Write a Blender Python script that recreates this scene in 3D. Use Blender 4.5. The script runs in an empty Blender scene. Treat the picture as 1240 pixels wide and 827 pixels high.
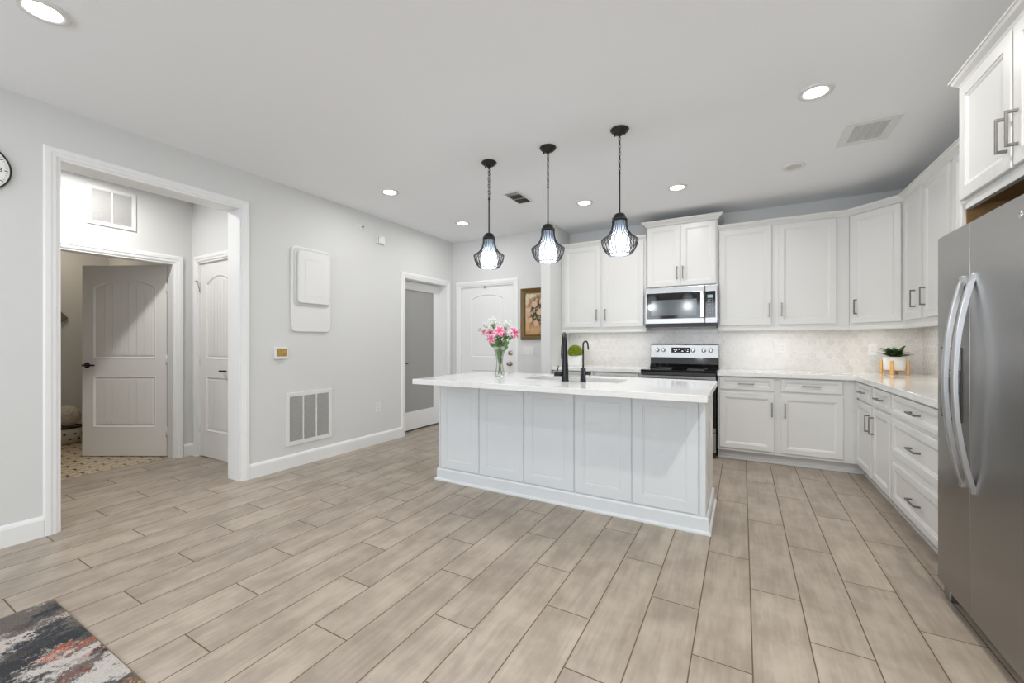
import bpy, bmesh, math, random
from mathutils import Vector, Matrix
random.seed(7)
PI = math.pi
C = bpy.context.scene.collection
SC = bpy.context.scene

# ------------------------------------------------------------------ camera, world, lights, exposure
H = 2.73
cam_d = bpy.data.cameras.new('camera'); cam = bpy.data.objects.new('camera', cam_d); C.objects.link(cam)
cam_d.sensor_width = 36.0; cam_d.lens = 36.0 * 500 / 1240; cam_d.clip_start = 0.02
cam_d.shift_y = 1.0 / 1240
cam.location = (0, 0, 1.22); cam.rotation_euler = (PI/2, 0, math.radians(29.15))
SC.camera = cam
SC.view_settings.view_transform = 'Standard'; SC.view_settings.look = 'None'
SC.view_settings.gamma = 1.0; SC.view_settings.use_curve_mapping = False
SC.view_settings.exposure = 0.28
SC.cycles.max_bounces = 10; SC.cycles.diffuse_bounces = 6; SC.cycles.glossy_bounces = 5
SC.cycles.transmission_bounces = 8; SC.cycles.transparent_max_bounces = 12
SC.cycles.sample_clamp_indirect = 4.0; SC.cycles.use_denoising = True
SC.cycles.caustics_reflective = False; SC.cycles.caustics_refractive = False
w = bpy.data.worlds.new('sky'); SC.world = w; w.use_nodes = True
w.node_tree.nodes['Background'].inputs[0].default_value = (0.72, 0.85, 1.0, 1)
w.node_tree.nodes['Background'].inputs[1].default_value = 1.2

def area(name, loc, rot, sx, sy, power, col=(1, 1, 1), spread=180, shape='RECTANGLE'):
    d = bpy.data.lights.new(name, 'AREA'); d.shape = shape; d.size = sx; d.size_y = sy
    d.energy = power; d.color = col; d.spread = math.radians(spread)
    o = bpy.data.objects.new(name, d); C.objects.link(o); o.location = loc; o.rotation_euler = rot
    return o
# added fill lamps standing as daylight at three guessed windows behind the camera
DAY = (0.90, 0.95, 1.0)
for wx in (-2.85, -1.15, 0.45):
    area('window_daylight', (wx, -3.52, 1.45), (PI/2, 0, 0), 1.2, 1.9, 27.0, DAY)
KITCHEN_CAN = (5.2, (1.0, 0.985, 0.965))     # watts, colour of the downlights over the kitchen
LIVING_FILL = (8.0, (0.90, 0.96, 1.0))      # cooler, stronger ones added out of view in the living room
RIGHT_FILL = (24.0, (1.0, 0.95, 0.86))  # added out-of-view lamp filling the aisle beside the fridge
HALL_POWER = 15.0
BATH_POWER = 5.5
UNDER = (1.0, 0.955, 0.89)
UNDER_CORNER = (1.0, 0.84, 0.60)

# ------------------------------------------------------------------ materials
def newmat(name):
    m = bpy.data.materials.new(name); m.use_nodes = True
    nt = m.node_tree; b = nt.nodes['Principled BSDF']
    return m, nt, b
def pbr(name, col, rough=0.5, metal=0.0, spec=0.5, bump=0.0, bscale=200.0, var=0.0, vscale=4.0, **kw):
    m, nt, b = newmat(name)
    b.inputs['Base Color'].default_value = (*col, 1); b.inputs['Roughness'].default_value = rough
    b.inputs['Metallic'].default_value = metal; b.inputs['Specular IOR Level'].default_value = spec
    for k, v in kw.items(): b.inputs[k.replace('_', ' ')].default_value = v
    tc = nt.nodes.new('ShaderNodeTexCoord')
    n = nt.nodes.new('ShaderNodeTexNoise'); n.inputs['Scale'].default_value = vscale
    nt.links.new(tc.outputs['Object'], n.inputs['Vector'])
    mr = nt.nodes.new('ShaderNodeMapRange')
    mr.inputs['To Min'].default_value = 1 - var; mr.inputs['To Max'].default_value = 1 + var
    nt.links.new(n.outputs['Fac'], mr.inputs['Value'])
    mx = nt.nodes.new('ShaderNodeVectorMath'); mx.operation = 'SCALE'
    mx.inputs[0].default_value = col; nt.links.new(mr.outputs[0], mx.inputs['Scale'])
    nt.links.new(mx.outputs[0], b.inputs['Base Color'])
    if bump:
        n2 = nt.nodes.new('ShaderNodeTexNoise'); n2.inputs['Scale'].default_value = bscale
        nt.links.new(tc.outputs['Object'], n2.inputs['Vector'])
        bp = nt.nodes.new('ShaderNodeBump'); bp.inputs['Strength'].default_value = bump
        bp.inputs['Distance'].default_value = 0.002
        nt.links.new(n2.outputs['Fac'], bp.inputs['Height']); nt.links.new(bp.outputs[0], b.inputs['Normal'])
    return m
def emit(name, col, s):
    m, nt, b = newmat(name)
    b.inputs['Base Color'].default_value = (*col, 1)
    b.inputs['Emission Color'].default_value = (*col, 1); b.inputs['Emission Strength'].default_value = s
    return m
class G:   # tiny node-graph helper
    def __init__(s, nt): s.nt = nt
    def n(s, t, **kw):
        x = s.nt.nodes.new(t)
        for k, v in kw.items(): setattr(x, k, v)
        return x
    def set(s, inp, v):
        if isinstance(v, bpy.types.NodeSocket): s.nt.links.new(v, inp)
        else: inp.default_value = v
    def m(s, op, a, b=None, c=None, clamp=False):
        x = s.n('ShaderNodeMath', operation=op); x.use_clamp = clamp
        s.set(x.inputs[0], a)
        if b is not None: s.set(x.inputs[1], b)
        if c is not None: s.set(x.inputs[2], c)
        return x.outputs[0]
    def v(s, op, a, b=None, out=0):
        x = s.n('ShaderNodeVectorMath', operation=op); s.set(x.inputs[0], a)
        if b is not None: s.set(x.inputs[1], b)
        return x.outputs[out]
    def mix(s, f, a, b):
        x = s.n('ShaderNodeMix', data_type='RGBA'); s.set(x.inputs[0], f)
        for i, q in ((6, a), (7, b)):
            if isinstance(q, tuple) and len(q) == 3: q = (*q, 1)
            s.set(x.inputs[i], q)
        return x.outputs[2]
    def noise(s, vec, scale, detail=3, rough=.5, out='Fac'):
        x = s.n('ShaderNodeTexNoise'); s.set(x.inputs['Vector'], vec)
        x.inputs['Scale'].default_value = scale; x.inputs['Detail'].default_value = detail
        x.inputs['Roughness'].default_value = rough
        return x.outputs[out]
    def ramp(s, f, a, b):
        x = s.n('ShaderNodeMapRange', interpolation_type='SMOOTHSTEP'); s.set(x.inputs[0], f)
        x.inputs[1].default_value = a; x.inputs[2].default_value = b
        return x.outputs[0]
    def xyz(s, vec):
        x = s.n('ShaderNodeSeparateXYZ'); s.set(x.inputs[0], vec); return x.outputs
    def comb(s, a, b, c=0.0):
        x = s.n('ShaderNodeCombineXYZ')
        for i, q in enumerate((a, b, c)): s.set(x.inputs[i], q)
        return x.outputs[0]
    def obj(s): return s.n('ShaderNodeTexCoord').outputs['Object']
    def bump(s, h, st, dist, b):
        x = s.n('ShaderNodeBump'); x.inputs['Strength'].default_value = st; x.inputs['Distance'].default_value = dist
        s.set(x.inputs['Height'], h); s.nt.links.new(x.outputs[0], b.inputs['Normal'])

M = {}
M['wall'] = pbr('wall_paint', (0.68, 0.685, 0.68), 0.75, spec=0.25, bump=0.12, bscale=160)
M['ceil'] = pbr('ceiling_paint', (0.885, 0.90, 0.92), 0.85, spec=0.2, bump=0.2, bscale=120)
M['trim'] = pbr('trim_paint', (0.82, 0.825, 0.825), 0.35, spec=0.4)
M['door'] = pbr('door_paint', (0.80, 0.79, 0.775), 0.4, spec=0.4)
M['cab'] = pbr('cabinet_paint', (0.70, 0.695, 0.68), 0.32, spec=0.45)
M['isl'] = pbr('island_paint', (0.70, 0.73, 0.755), 0.32, spec=0.45)
M['toe'] = pbr('toe_kick', (0.62, 0.61, 0.60), 0.5)
M['steel'] = pbr('brushed_steel', (0.36, 0.36, 0.36), 0.32, metal=1.0, bump=0.04, bscale=300, Anisotropic=0.5)
M['fridge'] = pbr('fridge_steel', (0.36, 0.355, 0.345), 0.28, metal=1.0, bump=0.03, bscale=200, Anisotropic=0.6)
M['nickel'] = pbr('brushed_nickel', (0.23, 0.225, 0.22), 0.34, metal=1.0)
M['chrome'] = pbr('chrome', (0.75, 0.75, 0.75), 0.12, metal=1.0)
M['handle'] = pbr('fridge_handle_steel', (0.55, 0.55, 0.56), 0.30, metal=1.0)
M['blackglass'] = pbr('black_glass', (0.006, 0.006, 0.007), 0.06, spec=0.6)
M['black'] = pbr('matte_black', (0.007, 0.008, 0.011), 0.28, spec=0.35)
M['bronze'] = pbr('dark_bronze', (0.018, 0.017, 0.016), 0.42, metal=0.3)
M['wire'] = pbr('shade_wire', (0.025, 0.028, 0.034), 0.45, metal=0.2)
M['darkplastic'] = pbr('dark_plastic', (0.03, 0.03, 0.03), 0.5)
M['plastic'] = pbr('white_plastic', (0.76, 0.76, 0.755), 0.4)
M['louver'] = pbr('vent_louvre', (0.62, 0.62, 0.61), 0.45)
M['ventdark'] = pbr('vent_recess', (0.22, 0.21, 0.20), 0.8)
M['wood'] = pbr('raw_wood', (0.30, 0.17, 0.06), 0.6, var=0.25, vscale=6)
M['bamboo'] = pbr('bamboo', (0.72, 0.42, 0.14), 0.5, var=0.12, vscale=40)
M['ceramic'] = pbr('white_ceramic', (0.82, 0.81, 0.79), 0.3)
M['brass'] = pbr('aged_brass', (0.45, 0.38, 0.27), 0.35, metal=1.0)
M['leaf'] = pbr('dark_leaf', (0.035, 0.075, 0.018), 0.45, var=0.35, vscale=30)
M['leaf2'] = pbr('light_leaf', (0.10, 0.20, 0.045), 0.45, var=0.35, vscale=30)
M['stem'] = pbr('stem_green', (0.14, 0.22, 0.06), 0.5, var=0.2, vscale=30)
M['moss'] = pbr('moss_green', (0.17, 0.22, 0.008), 0.9, bump=0.8, bscale=250, var=0.9, vscale=45)
M['white_bloom'] = pbr('tiny_white_bloom', (0.85, 0.86, 0.87), 0.6)
M['anther'] = pbr('anther', (0.35, 0.13, 0.03), 0.6)
M['towel'] = pbr('beige_towel', (0.60, 0.54, 0.45), 0.95, bump=1.0, bscale=300)
M['cloth'] = pbr('dark_cloth', (0.20, 0.17, 0.12), 0.95, bump=0.6, bscale=200)  # shadow colour of the slab on the bathroom wall
M['gold_frame'] = pbr('dark_gold_frame', (0.13, 0.075, 0.02), 0.4, var=0.35, vscale=30, metal=0.3)
M['gold_edge'] = pbr('gold_fillet', (0.45, 0.28, 0.09), 0.4, metal=0.5)
M['screen'] = pbr('amber_screen', (0.42, 0.27, 0.07), 0.2, var=0.5, vscale=30)
M['lcd'] = emit('lcd_display', (0.25, 0.38, 0.42), 0.15)
M['digits'] = emit('display_digits', (0.85, 0.9, 0.95), 1.2)
M['buttons'] = pbr('button_print', (0.30, 0.30, 0.31), 0.4)
M['lens'] = emit('lamp_lens', (1.0, 0.99, 0.97), 14.0)
def mat_bulb():
    m, nt, b = newmat('pendant_glass_glow'); g = G(nt)
    z = g.xyz(g.obj())[2]; f = g.ramp(z, -.80, -.66)      # the bulb sits low in the milky glass; its neck glows less
    b.inputs['Base Color'].default_value = (.35, .42, .5, 1); b.inputs['Roughness'].default_value = .15
    g.set(b.inputs['Emission Color'], g.mix(f, (0.93, 0.96, 1.0), (0.55, 0.70, 0.88)))
    g.set(b.inputs['Emission Strength'], g.m('SUBTRACT', 2.2, g.m('MULTIPLY', f, 1.85)))
    return m
M['bulb'] = mat_bulb()
M['strip'] = emit('led_strip', (1.0, 0.88, 0.70), 6.0)
M['offlens'] = pbr('unlit_lens', (0.62, 0.60, 0.57), 0.6)
M['clockface'] = pbr('clock_face', (0.86, 0.86, 0.84), 0.5)
M['ink'] = pbr('black_ink', (0.01, 0.01, 0.01), 0.5)
M['frost'] = pbr('frosted_glass', (0.33, 0.33, 0.32), 0.22, spec=0.6)
M['mwglass'] = pbr('microwave_window', (0.08, 0.095, 0.105), 0.12, spec=0.6)
M['gasket'] = pbr('gasket', (0.05, 0.045, 0.04), 0.7)

def mat_glass(name, ior=1.45):
    m, nt, b = newmat(name); g = G(nt)
    out = nt.nodes['Material Output']
    gl = g.n('ShaderNodeBsdfGlossy'); gl.inputs['Roughness'].default_value = 0.03
    tr = g.n('ShaderNodeBsdfTransparent'); tr.inputs[0].default_value = (0.985, 0.99, 0.99, 1)
    fr = g.n('ShaderNodeFresnel'); fr.inputs[0].default_value = ior
    f = g.m('MULTIPLY', fr.outputs[0], 0.55, clamp=True)
    mx = g.n('ShaderNodeMixShader'); g.set(mx.inputs[0], f)
    nt.links.new(tr.outputs[0], mx.inputs[1]); nt.links.new(gl.outputs[0], mx.inputs[2])
    nt.links.new(mx.outputs[0], out.inputs['Surface'])
    return m
M['glass'] = mat_glass('clear_glass')

def mat_floor():
    m, nt, b = newmat('wood_look_plank_tile'); g = G(nt)
    p = g.xyz(g.obj())
    W, L = 0.2068, 0.914
    u = g.m('DIVIDE', g.m('SUBTRACT', p[0], 0.034), W)
    r = g.m('FLOOR', u); uf = g.m('FRACT', u)
    v = g.m('DIVIDE', g.m('ADD', g.m('SUBTRACT', p[1], 4.192), g.m('MULTIPLY', r, 0.3047)), L)
    s = g.m('FLOOR', v); vf = g.m('FRACT', v)
    du = g.m('MULTIPLY', g.m('MINIMUM', uf, g.m('SUBTRACT', 1.0, uf)), W)
    dv = g.m('MULTIPLY', g.m('MINIMUM', vf, g.m('SUBTRACT', 1.0, vf)), L)
    d = g.m('MINIMUM', du, dv)
    grout = g.m('SUBTRACT', 1.0, g.ramp(d, 0.0018, 0.0032))
    wn = g.n('ShaderNodeTexWhiteNoise', noise_dimensions='2D'); g.set(wn.inputs['Vector'], g.comb(r, s))
    rnd = wn.outputs['Value']
    gv = g.comb(g.m('MULTIPLY', p[0], 9.0), g.m('MULTIPLY', p[1], 1.6), g.m('MULTIPLY', rnd, 40.0))
    n1 = g.noise(gv, 1.6, 6, .62)
    n2 = g.noise(g.comb(g.m('MULTIPLY', p[0], 40.0), g.m('MULTIPLY', p[1], 2.5), g.m('MULTIPLY', rnd, 17.0)), 1.5, 4, .6)
    n3 = g.noise(g.comb(p[0], p[1], g.m('MULTIPLY', rnd, 9.0)), 5.0, 4, .6)
    t = g.m('ADD', g.m('MULTIPLY', n1, .40), g.m('ADD', g.m('MULTIPLY', n2, .20), g.m('MULTIPLY', n3, .40)))
    col = g.mix(g.ramp(t, .36, .66), (0.290, 0.240, 0.192), (0.455, 0.388, 0.318))
    tone = g.m('ADD', 0.93, g.m('MULTIPLY', rnd, 0.13))
    col = g.v('MULTIPLY', col, g.comb(tone, tone, tone))
    col = g.mix(grout, col, (0.13, 0.085, 0.045))
    g.set(b.inputs['Base Color'], col)
    g.set(b.inputs['Roughness'], g.m('ADD', 0.33, g.m('MULTIPLY', grout, .4)))
    b.inputs['Specular IOR Level'].default_value = 0.4
    g.bump(g.m('ADD', g.m('SUBTRACT', 1.0, grout), g.m('MULTIPLY', n2, .12)), .35, .002, b)
    return m
M['floor'] = mat_floor()

def mat_hex():
    m, nt, b = newmat('marble_hexagon_tile'); g = G(nt)
    p3 = g.xyz(g.obj())
    k = 1 / 0.078
    # one wall runs along x, the other along y: their sum works as the horizontal coordinate of both
    hor = g.m('MULTIPLY', g.m('ADD', p3[0], p3[1]), k); ver = g.m('MULTIPLY', p3[2], k)
    p = g.comb(hor, ver, 0.0)
    S = (1.0, 1.7320508, 1.0); Hf = (0.5, 0.8660254, 0.5)
    def cell(q):
        x = g.n('ShaderNodeVectorMath', operation='WRAP')
        g.set(x.inputs[0], q); x.inputs[1].default_value = S; x.inputs[2].default_value = (0, 0, 0)
        return g.v('SUBTRACT', x.outputs[0], Hf)
    a = g.v('MULTIPLY', cell(p), (1, 1, 0)); c = g.v('MULTIPLY', cell(g.v('SUBTRACT', p, Hf)), (1, 1, 0))
    la = g.v('LENGTH', a, out=1); lc = g.v('LENGTH', c, out=1)
    sel = g.m('LESS_THAN', la, lc)
    x = g.n('ShaderNodeMix', data_type='VECTOR'); g.set(x.inputs[0], sel); g.set(x.inputs[4], c); g.set(x.inputs[5], a)
    q = x.outputs[1]; qa = g.xyz(g.v('ABSOLUTE', q))
    hd = g.m('MAXIMUM', qa[0], g.m('ADD', g.m('MULTIPLY', qa[0], .5), g.m('MULTIPLY', qa[1], .8660254)))
    grout = g.ramp(hd, .462, .482)
    idv = g.v('SUBTRACT', p, q)
    sn = g.v('SNAP', g.v('ADD', idv, (.1, .1, 0)), (.5, .433, 1))
    wn = g.n('ShaderNodeTexWhiteNoise', noise_dimensions='2D'); g.set(wn.inputs['Vector'], sn)
    rnd = wn.outputs['Value']
    n = g.noise(g.v('ADD', p3_vec(g, p3), g.comb(g.m('MULTIPLY', rnd, 7.0), 0.0, 0.0)), 7.0, 6, .65)
    vein = g.ramp(g.m('ABSOLUTE', g.m('SUBTRACT', n, .5)), 0.0, .05)
    col = g.mix(vein, (0.665, 0.645, 0.62), (0.72, 0.705, 0.685))
    tone = g.m('ADD', 0.955, g.m('MULTIPLY', rnd, 0.07))
    col = g.v('MULTIPLY', col, g.comb(tone, tone, tone))
    col = g.mix(grout, col, (0.72, 0.71, 0.69))
    g.set(b.inputs['Base Color'], col); g.set(b.inputs['Roughness'], g.m('ADD', .16, g.m('MULTIPLY', grout, .5)))
    g.bump(g.m('SUBTRACT', 1.0, grout), .3, .001, b)
    return m
def p3_vec(g, p3): return g.comb(p3[0], p3[1], p3[2])
M['hex'] = mat_hex()

def mat_quartz():
    m, nt, b = newmat('white_quartz'); g = G(nt)
    n = g.noise(g.obj(), 2.2, 6, .7)
    f = g.ramp(g.m('ABSOLUTE', g.m('SUBTRACT', n, .5)), 0.0, .03)
    g.set(b.inputs['Base Color'], g.mix(f, (0.755, 0.755, 0.755), (0.80, 0.80, 0.80)))
    b.inputs['Roughness'].default_value = 0.07; b.inputs['Specular IOR Level'].default_value = 0.6
    return m
M['quartz'] = mat_quartz()

def mat_bathtile():
    m, nt, b = newmat('patterned_bathroom_tile'); g = G(nt)
    p = g.xyz(g.obj()); k = 1 / 0.10
    u = g.m('MULTIPLY', p[0], k); v = g.m('MULTIPLY', p[1], k)
    tri = g.m('ABSOLUTE', g.m('SUBTRACT', g.m('FRACT', g.m('MULTIPLY', u, .5)), .5))
    a = g.m('FRACT', g.m('ADD', v, g.m('MULTIPLY', tri, 2.0)))
    c = g.m('FRACT', g.m('SUBTRACT', v, g.m('MULTIPLY', tri, 2.0)))
    l1 = g.m('LESS_THAN', a, .13); l2 = g.m('LESS_THAN', c, .13)
    bar = g.m('MULTIPLY', g.m('LESS_THAN', g.m('FRACT', v), .22), g.m('LESS_THAN', g.m('FRACT', g.m('MULTIPLY', u, .5)), .35))
    col = g.mix(g.m('MAXIMUM', l1, l2), (0.56, 0.47, 0.34), (0.22, 0.15, 0.08))
    col = g.mix(bar, col, (0.10, 0.065, 0.03))
    g.set(b.inputs['Base Color'], col); b.inputs['Roughness'].default_value = .35
    return m
M['bathtile'] = mat_bathtile()

def mat_rug():
    m, nt, b = newmat('abstract_rug_pile'); g = G(nt)
    o = g.obj(); p = g.xyz(o)
    st = g.comb(g.m('MULTIPLY', p[0], 2.6), g.m('MULTIPLY', p[1], 0.75), 0.0)
    warp = g.noise(o, 22, 5, .8, out='Color')
    st = g.comb(g.m('ADD', g.m('MULTIPLY', p[0], 3.2), g.m('MULTIPLY', p[1], 0.5)), g.m('MULTIPLY', p[1], 1.3), 0.0)
    stv = g.v('ADD', st, g.v('MULTIPLY', g.v('SUBTRACT', warp, (.5, .5, .5)), (.62, .55, 0)))
    def band(off, sc, lo, hi):
        return g.ramp(g.noise(g.v('ADD', stv, (off, off * .7, 0)), sc, 6, .68), lo, hi)
    col = g.mix(band(3.1, 2.8, .44, .56), (0.045, 0.048, 0.052), (0.15, 0.13, 0.12))
    col = g.mix(band(11.3, 1.7, .50, .545), col, (0.50, 0.46, 0.43))
    col = g.mix(band(21.9, 2.2, .575, .61), col, (0.55, 0.30, 0.15))
    col = g.mix(band(33.2, 2.0, .585, .615), col, (0.40, 0.09, 0.03))
    f = g.noise(o, 170, 2, .7)
    tone = g.m('ADD', .62, g.m('MULTIPLY', f, .8))
    g.set(b.inputs['Base Color'], g.v('MULTIPLY', col, g.comb(tone, tone, tone)))
    b.inputs['Roughness'].default_value = .95; b.inputs['Specular IOR Level'].default_value = .1
    g.bump(f, .9, .006, b)
    return m
M['rug'] = mat_rug()
M['rugedge'] = pbr('rug_binding', (0.20, 0.16, 0.10), 0.9)

def mat_painting():
    m, nt, b = newmat('floral_canvas'); g = G(nt)
    o = g.obj(); p = g.xyz(o)
    warp = g.v('MULTIPLY', g.v('SUBTRACT', g.noise(o, 26, 4, .7, out='Color'), (.5, .5, .5)), (.05, .05, .05))
    q = g.v('ADD', o, warp)
    n = g.noise(q, 11, 4, .6)
    col = g.mix(g.ramp(p[2], -.28, .25), (0.55, 0.33, 0.15), (0.62, 0.55, 0.38))
    col = g.mix(g.ramp(n, .45, .60), col, (0.38, 0.22, 0.10))
    dist = g.v('DISTANCE', g.v('MULTIPLY', q, (1, 0, .7)), (0.06, 0, 0.02), out=1)
    fol = g.m('MULTIPLY', g.m('SUBTRACT', 1.0, g.ramp(dist, .10, .17)), g.ramp(g.noise(q, 22, 4, .7), .40, .50))
    col = g.mix(fol, col, (0.035, 0.035, 0.018))
    for (cx, cz, r) in ((0.0, .13, .045), (-.085, .055, .035), (.07, .02, .04), (-.06, -.08, .03), (.03, -.13, .04), (.10, .17, .03)):
        d = g.v('DISTANCE', g.v('MULTIPLY', q, (1, 0, 1)), (cx, 0, cz), out=1)
        f = g.m('SUBTRACT', 1.0, g.ramp(d, r * .85, r * 1.1))
        swirl = g.ramp(g.m('FRACT', g.m('MULTIPLY', d, 60.0)), 0.0, 1.0)
        col = g.mix(f, col, g.mix(swirl, (0.78, 0.52, 0.36), (0.55, 0.27, 0.16)))
    g.set(b.inputs['Base Color'], col); b.inputs['Roughness'].default_value = .5
    return m
M['painting'] = mat_painting()

def mat_petal():
    m, nt, b = newmat('stargazer_petal'); g = G(nt)
    a = g.n('ShaderNodeVertexColor'); a.layer_name = 'tint'
    c = g.xyz(a.outputs['Color'])
    spots = g.ramp(g.noise(g.obj(), 420, 2, .5), .62, .68)
    col = g.mix(c[0], (0.66, 0.05, 0.20), (0.86, 0.76, 0.80))
    col = g.mix(g.m('MULTIPLY', spots, .4), col, (0.45, 0.01, 0.08))
    g.set(b.inputs['Base Color'], col); b.inputs['Roughness'].default_value = .5
    return m
M['petal'] = mat_petal()

# ------------------------------------------------------------------ mesh helpers
def box(bm, x0, x1, y0, y1, z0, z1, mtx=None):
    vs = [bm.verts.new((x, y, z)) for x in (x0, x1) for y in (y0, y1) for z in (z0, z1)]
    for f in ((0, 1, 3, 2), (4, 6, 7, 5), (0, 4, 5, 1), (2, 3, 7, 6), (0, 2, 6, 4), (1, 5, 7, 3)):
        bm.faces.new([vs[i] for i in f])
    if mtx is not None: bmesh.ops.transform(bm, matrix=mtx, verts=vs)
    return vs
def prism(bm, pts, lo, hi, axis='z'):
    """polygon pts extruded along axis from lo to hi; pts are in the two other axes (x,y | x,z | y,z)"""
    def P(p, h):
        return {'z': (p[0], p[1], h), 'y': (p[0], h, p[1]), 'x': (h, p[0], p[1])}[axis]
    a = [bm.verts.new(P(p, lo)) for p in pts]; b = [bm.verts.new(P(p, hi)) for p in pts]
    bm.faces.new(a); bm.faces.new(b[::-1]); n = len(pts)
    for i in range(n): bm.faces.new((a[i], b[i], b[(i+1) % n], a[(i+1) % n]))
    return a + b
def lathe(bm, prof, n=32, c=(0, 0, 0), cap=True, smooth=True):
    rings = []
    for r, z in prof:
        rings.append([bm.verts.new((c[0] + r*math.cos(2*PI*i/n), c[1] + r*math.sin(2*PI*i/n), c[2] + z)) for i in range(n)])
    fs = []
    for a, b in zip(rings, rings[1:]):
        for i in range(n): fs.append(bm.faces.new((a[i], a[(i+1) % n], b[(i+1) % n], b[i])))
    if smooth:
        for f in fs: f.smooth = True
    if cap:
        bm.faces.new(rings[0][::-1]); bm.faces.new(rings[-1])
    return [v for r in rings for v in r]
def tube(bm, pts, r, n=10, cap=True):
    pts = [Vector(p) for p in pts]; rs = r if isinstance(r, (list, tuple)) else [r]*len(pts)
    t0 = (pts[1]-pts[0]).normalized(); ref = Vector((0, 0, 1)) if abs(t0.z) < .9 else Vector((1, 0, 0))
    nx = t0.cross(ref).normalized(); rings = []
    for i, p in enumerate(pts):
        t = (pts[min(i+1, len(pts)-1)] - pts[max(i-1, 0)]).normalized()
        nx = (nx - t*nx.dot(t)).normalized(); ny = t.cross(nx)
        rings.append([bm.verts.new(p + (nx*math.cos(2*PI*k/n) + ny*math.sin(2*PI*k/n))*rs[i]) for k in range(n)])
    for a, b in zip(rings, rings[1:]):
        for k in range(n): bm.faces.new((a[k], a[(k+1) % n], b[(k+1) % n], b[k])).smooth = True
    if cap: bm.faces.new(rings[0][::-1]); bm.faces.new(rings[-1])
def torus(bm, c, R, r, axis='z', n=32, k=8, sx=1.0):
    rings = []
    for i in range(n):
        a = 2*PI*i/n; ring = []
        for j in range(k):
            b = 2*PI*j/k; rr = R + r*math.cos(b); p = (rr*math.cos(a)*sx, rr*math.sin(a), r*math.sin(b))
            if axis == 'x': p = (p[2], p[0], p[1])
            if axis == 'y': p = (p[0], p[2], p[1])
            ring.append(bm.verts.new((c[0]+p[0], c[1]+p[1], c[2]+p[2])))
        rings.append(ring)
    for i in range(n):
        a, b = rings[i], rings[(i+1) % n]
        for j in range(k): bm.faces.new((a[j], b[j], b[(j+1) % k], a[(j+1) % k])).smooth = True
def sweep(bm, path, prof, closed=False, end_caps=True):
    """path: 2-D points (x, y); prof: (offset to the RIGHT of travel, z). Mitred corners."""
    n = len(path); P = [Vector(p) for p in path]; rings = []
    for i in range(n):
        def nrm(a, b):
            d = (b-a).normalized(); return Vector((d.y, -d.x))
        if closed: n1 = nrm(P[i-1], P[i]); n2 = nrm(P[i], P[(i+1) % n])
        else:
            n1 = nrm(P[i-1], P[i]) if i else nrm(P[0], P[1]); n2 = nrm(P[i], P[i+1]) if i < n-1 else n1
        mt = (n1+n2)/(1+n1.dot(n2))
        rings.append([bm.verts.new((P[i].x+mt.x*o, P[i].y+mt.y*o, z)) for o, z in prof])
    k = len(prof)
    for i in range(n if closed else n-1):
        a, b = rings[i], rings[(i+1) % n]
        for j in range(k): bm.faces.new((a[j], b[j], b[(j+1) % k], a[(j+1) % k]))
    if end_caps and not closed: bm.faces.new(rings[0][::-1]); bm.faces.new(rings[-1])
def loops_panel(bm, x0, x1, z0, z1, yf, t, prof):
    """a door leaf whose front (facing -y, at y=yf) steps through prof = [(inset, depth)...]"""
    rings = []
    for ins, dep in prof:
        rings.append([bm.verts.new((x, yf+dep, z)) for x, z in ((x0+ins, z0+ins), (x1-ins, z0+ins), (x1-ins, z1-ins), (x0+ins, z1-ins))])
    back = [bm.verts.new((x, yf+t, z)) for x, z in ((x0, z0), (x1, z0), (x1, z1), (x0, z1))]
    allr = [back] + rings
    for a, b in zip(allr, allr[1:]):
        for i in range(4): bm.faces.new((a[i], a[(i+1) % 4], b[(i+1) % 4], b[i]))
    bm.faces.new(rings[-1]); bm.faces.new(back[::-1])
def rrect(w_, h_, r, n=6, cx=0, cz=0):
    pts = []
    for sx, sz, a0 in ((1, 1, 0), (-1, 1, 90), (-1, -1, 180), (1, -1, 270)):
        for i in range(n+1):
            a = math.radians(a0 + 90*i/n)
            pts.append((cx + sx*(w_/2-r) + r*math.cos(a), cz + sz*(h_/2-r) + r*math.sin(a)))
    return pts

def obj(name, bm, mat, parent=None, bev=0.0, seg=2):
    bmesh.ops.recalc_face_normals(bm, faces=bm.faces)
    me = bpy.data.meshes.new(name); bm.to_mesh(me); bm.free()
    o = bpy.data.objects.new(name, me); C.objects.link(o)
    me.materials.append(M[mat] if isinstance(mat, str) else mat)
    if parent: o.parent = parent
    if bev:
        b = o.modifiers.new('bevel', 'BEVEL'); b.width = bev; b.segments = seg; b.limit_method = 'ANGLE'; b.angle_limit = math.radians(40)
    return o
def BM(): return bmesh.new()
def thing(name, label, cat, loc=(0, 0, 0), rz=0.0, group=None, rot=None):
    o = bpy.data.objects.new(name, None); C.objects.link(o); o.empty_display_size = .1
    o.location = loc; o.rotation_euler = rot or (0, 0, math.radians(rz))
    o['label'] = label; o['category'] = cat
    if group: o['group'] = group
    return o
def struct(name, loc=(0, 0, 0), rz=0.0):
    o = bpy.data.objects.new(name, None); C.objects.link(o); o.location = loc; o.rotation_euler = (0, 0, math.radians(rz))
    o['kind'] = 'structure'; return o
def sobj(name, bm, mat, bev=0.0):
    o = obj(name, bm, mat, bev=bev); o['kind'] = 'structure'; return o
def tag(o, label, cat, group=None):
    o['label'] = label; o['category'] = cat
    if group: o['group'] = group
    return o
def copy_tree(o, parent=None):
    c = o.copy(); C.objects.link(c); c.parent = parent
    for ch in list(o.children): copy_tree(ch, c)
    return c

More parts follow.
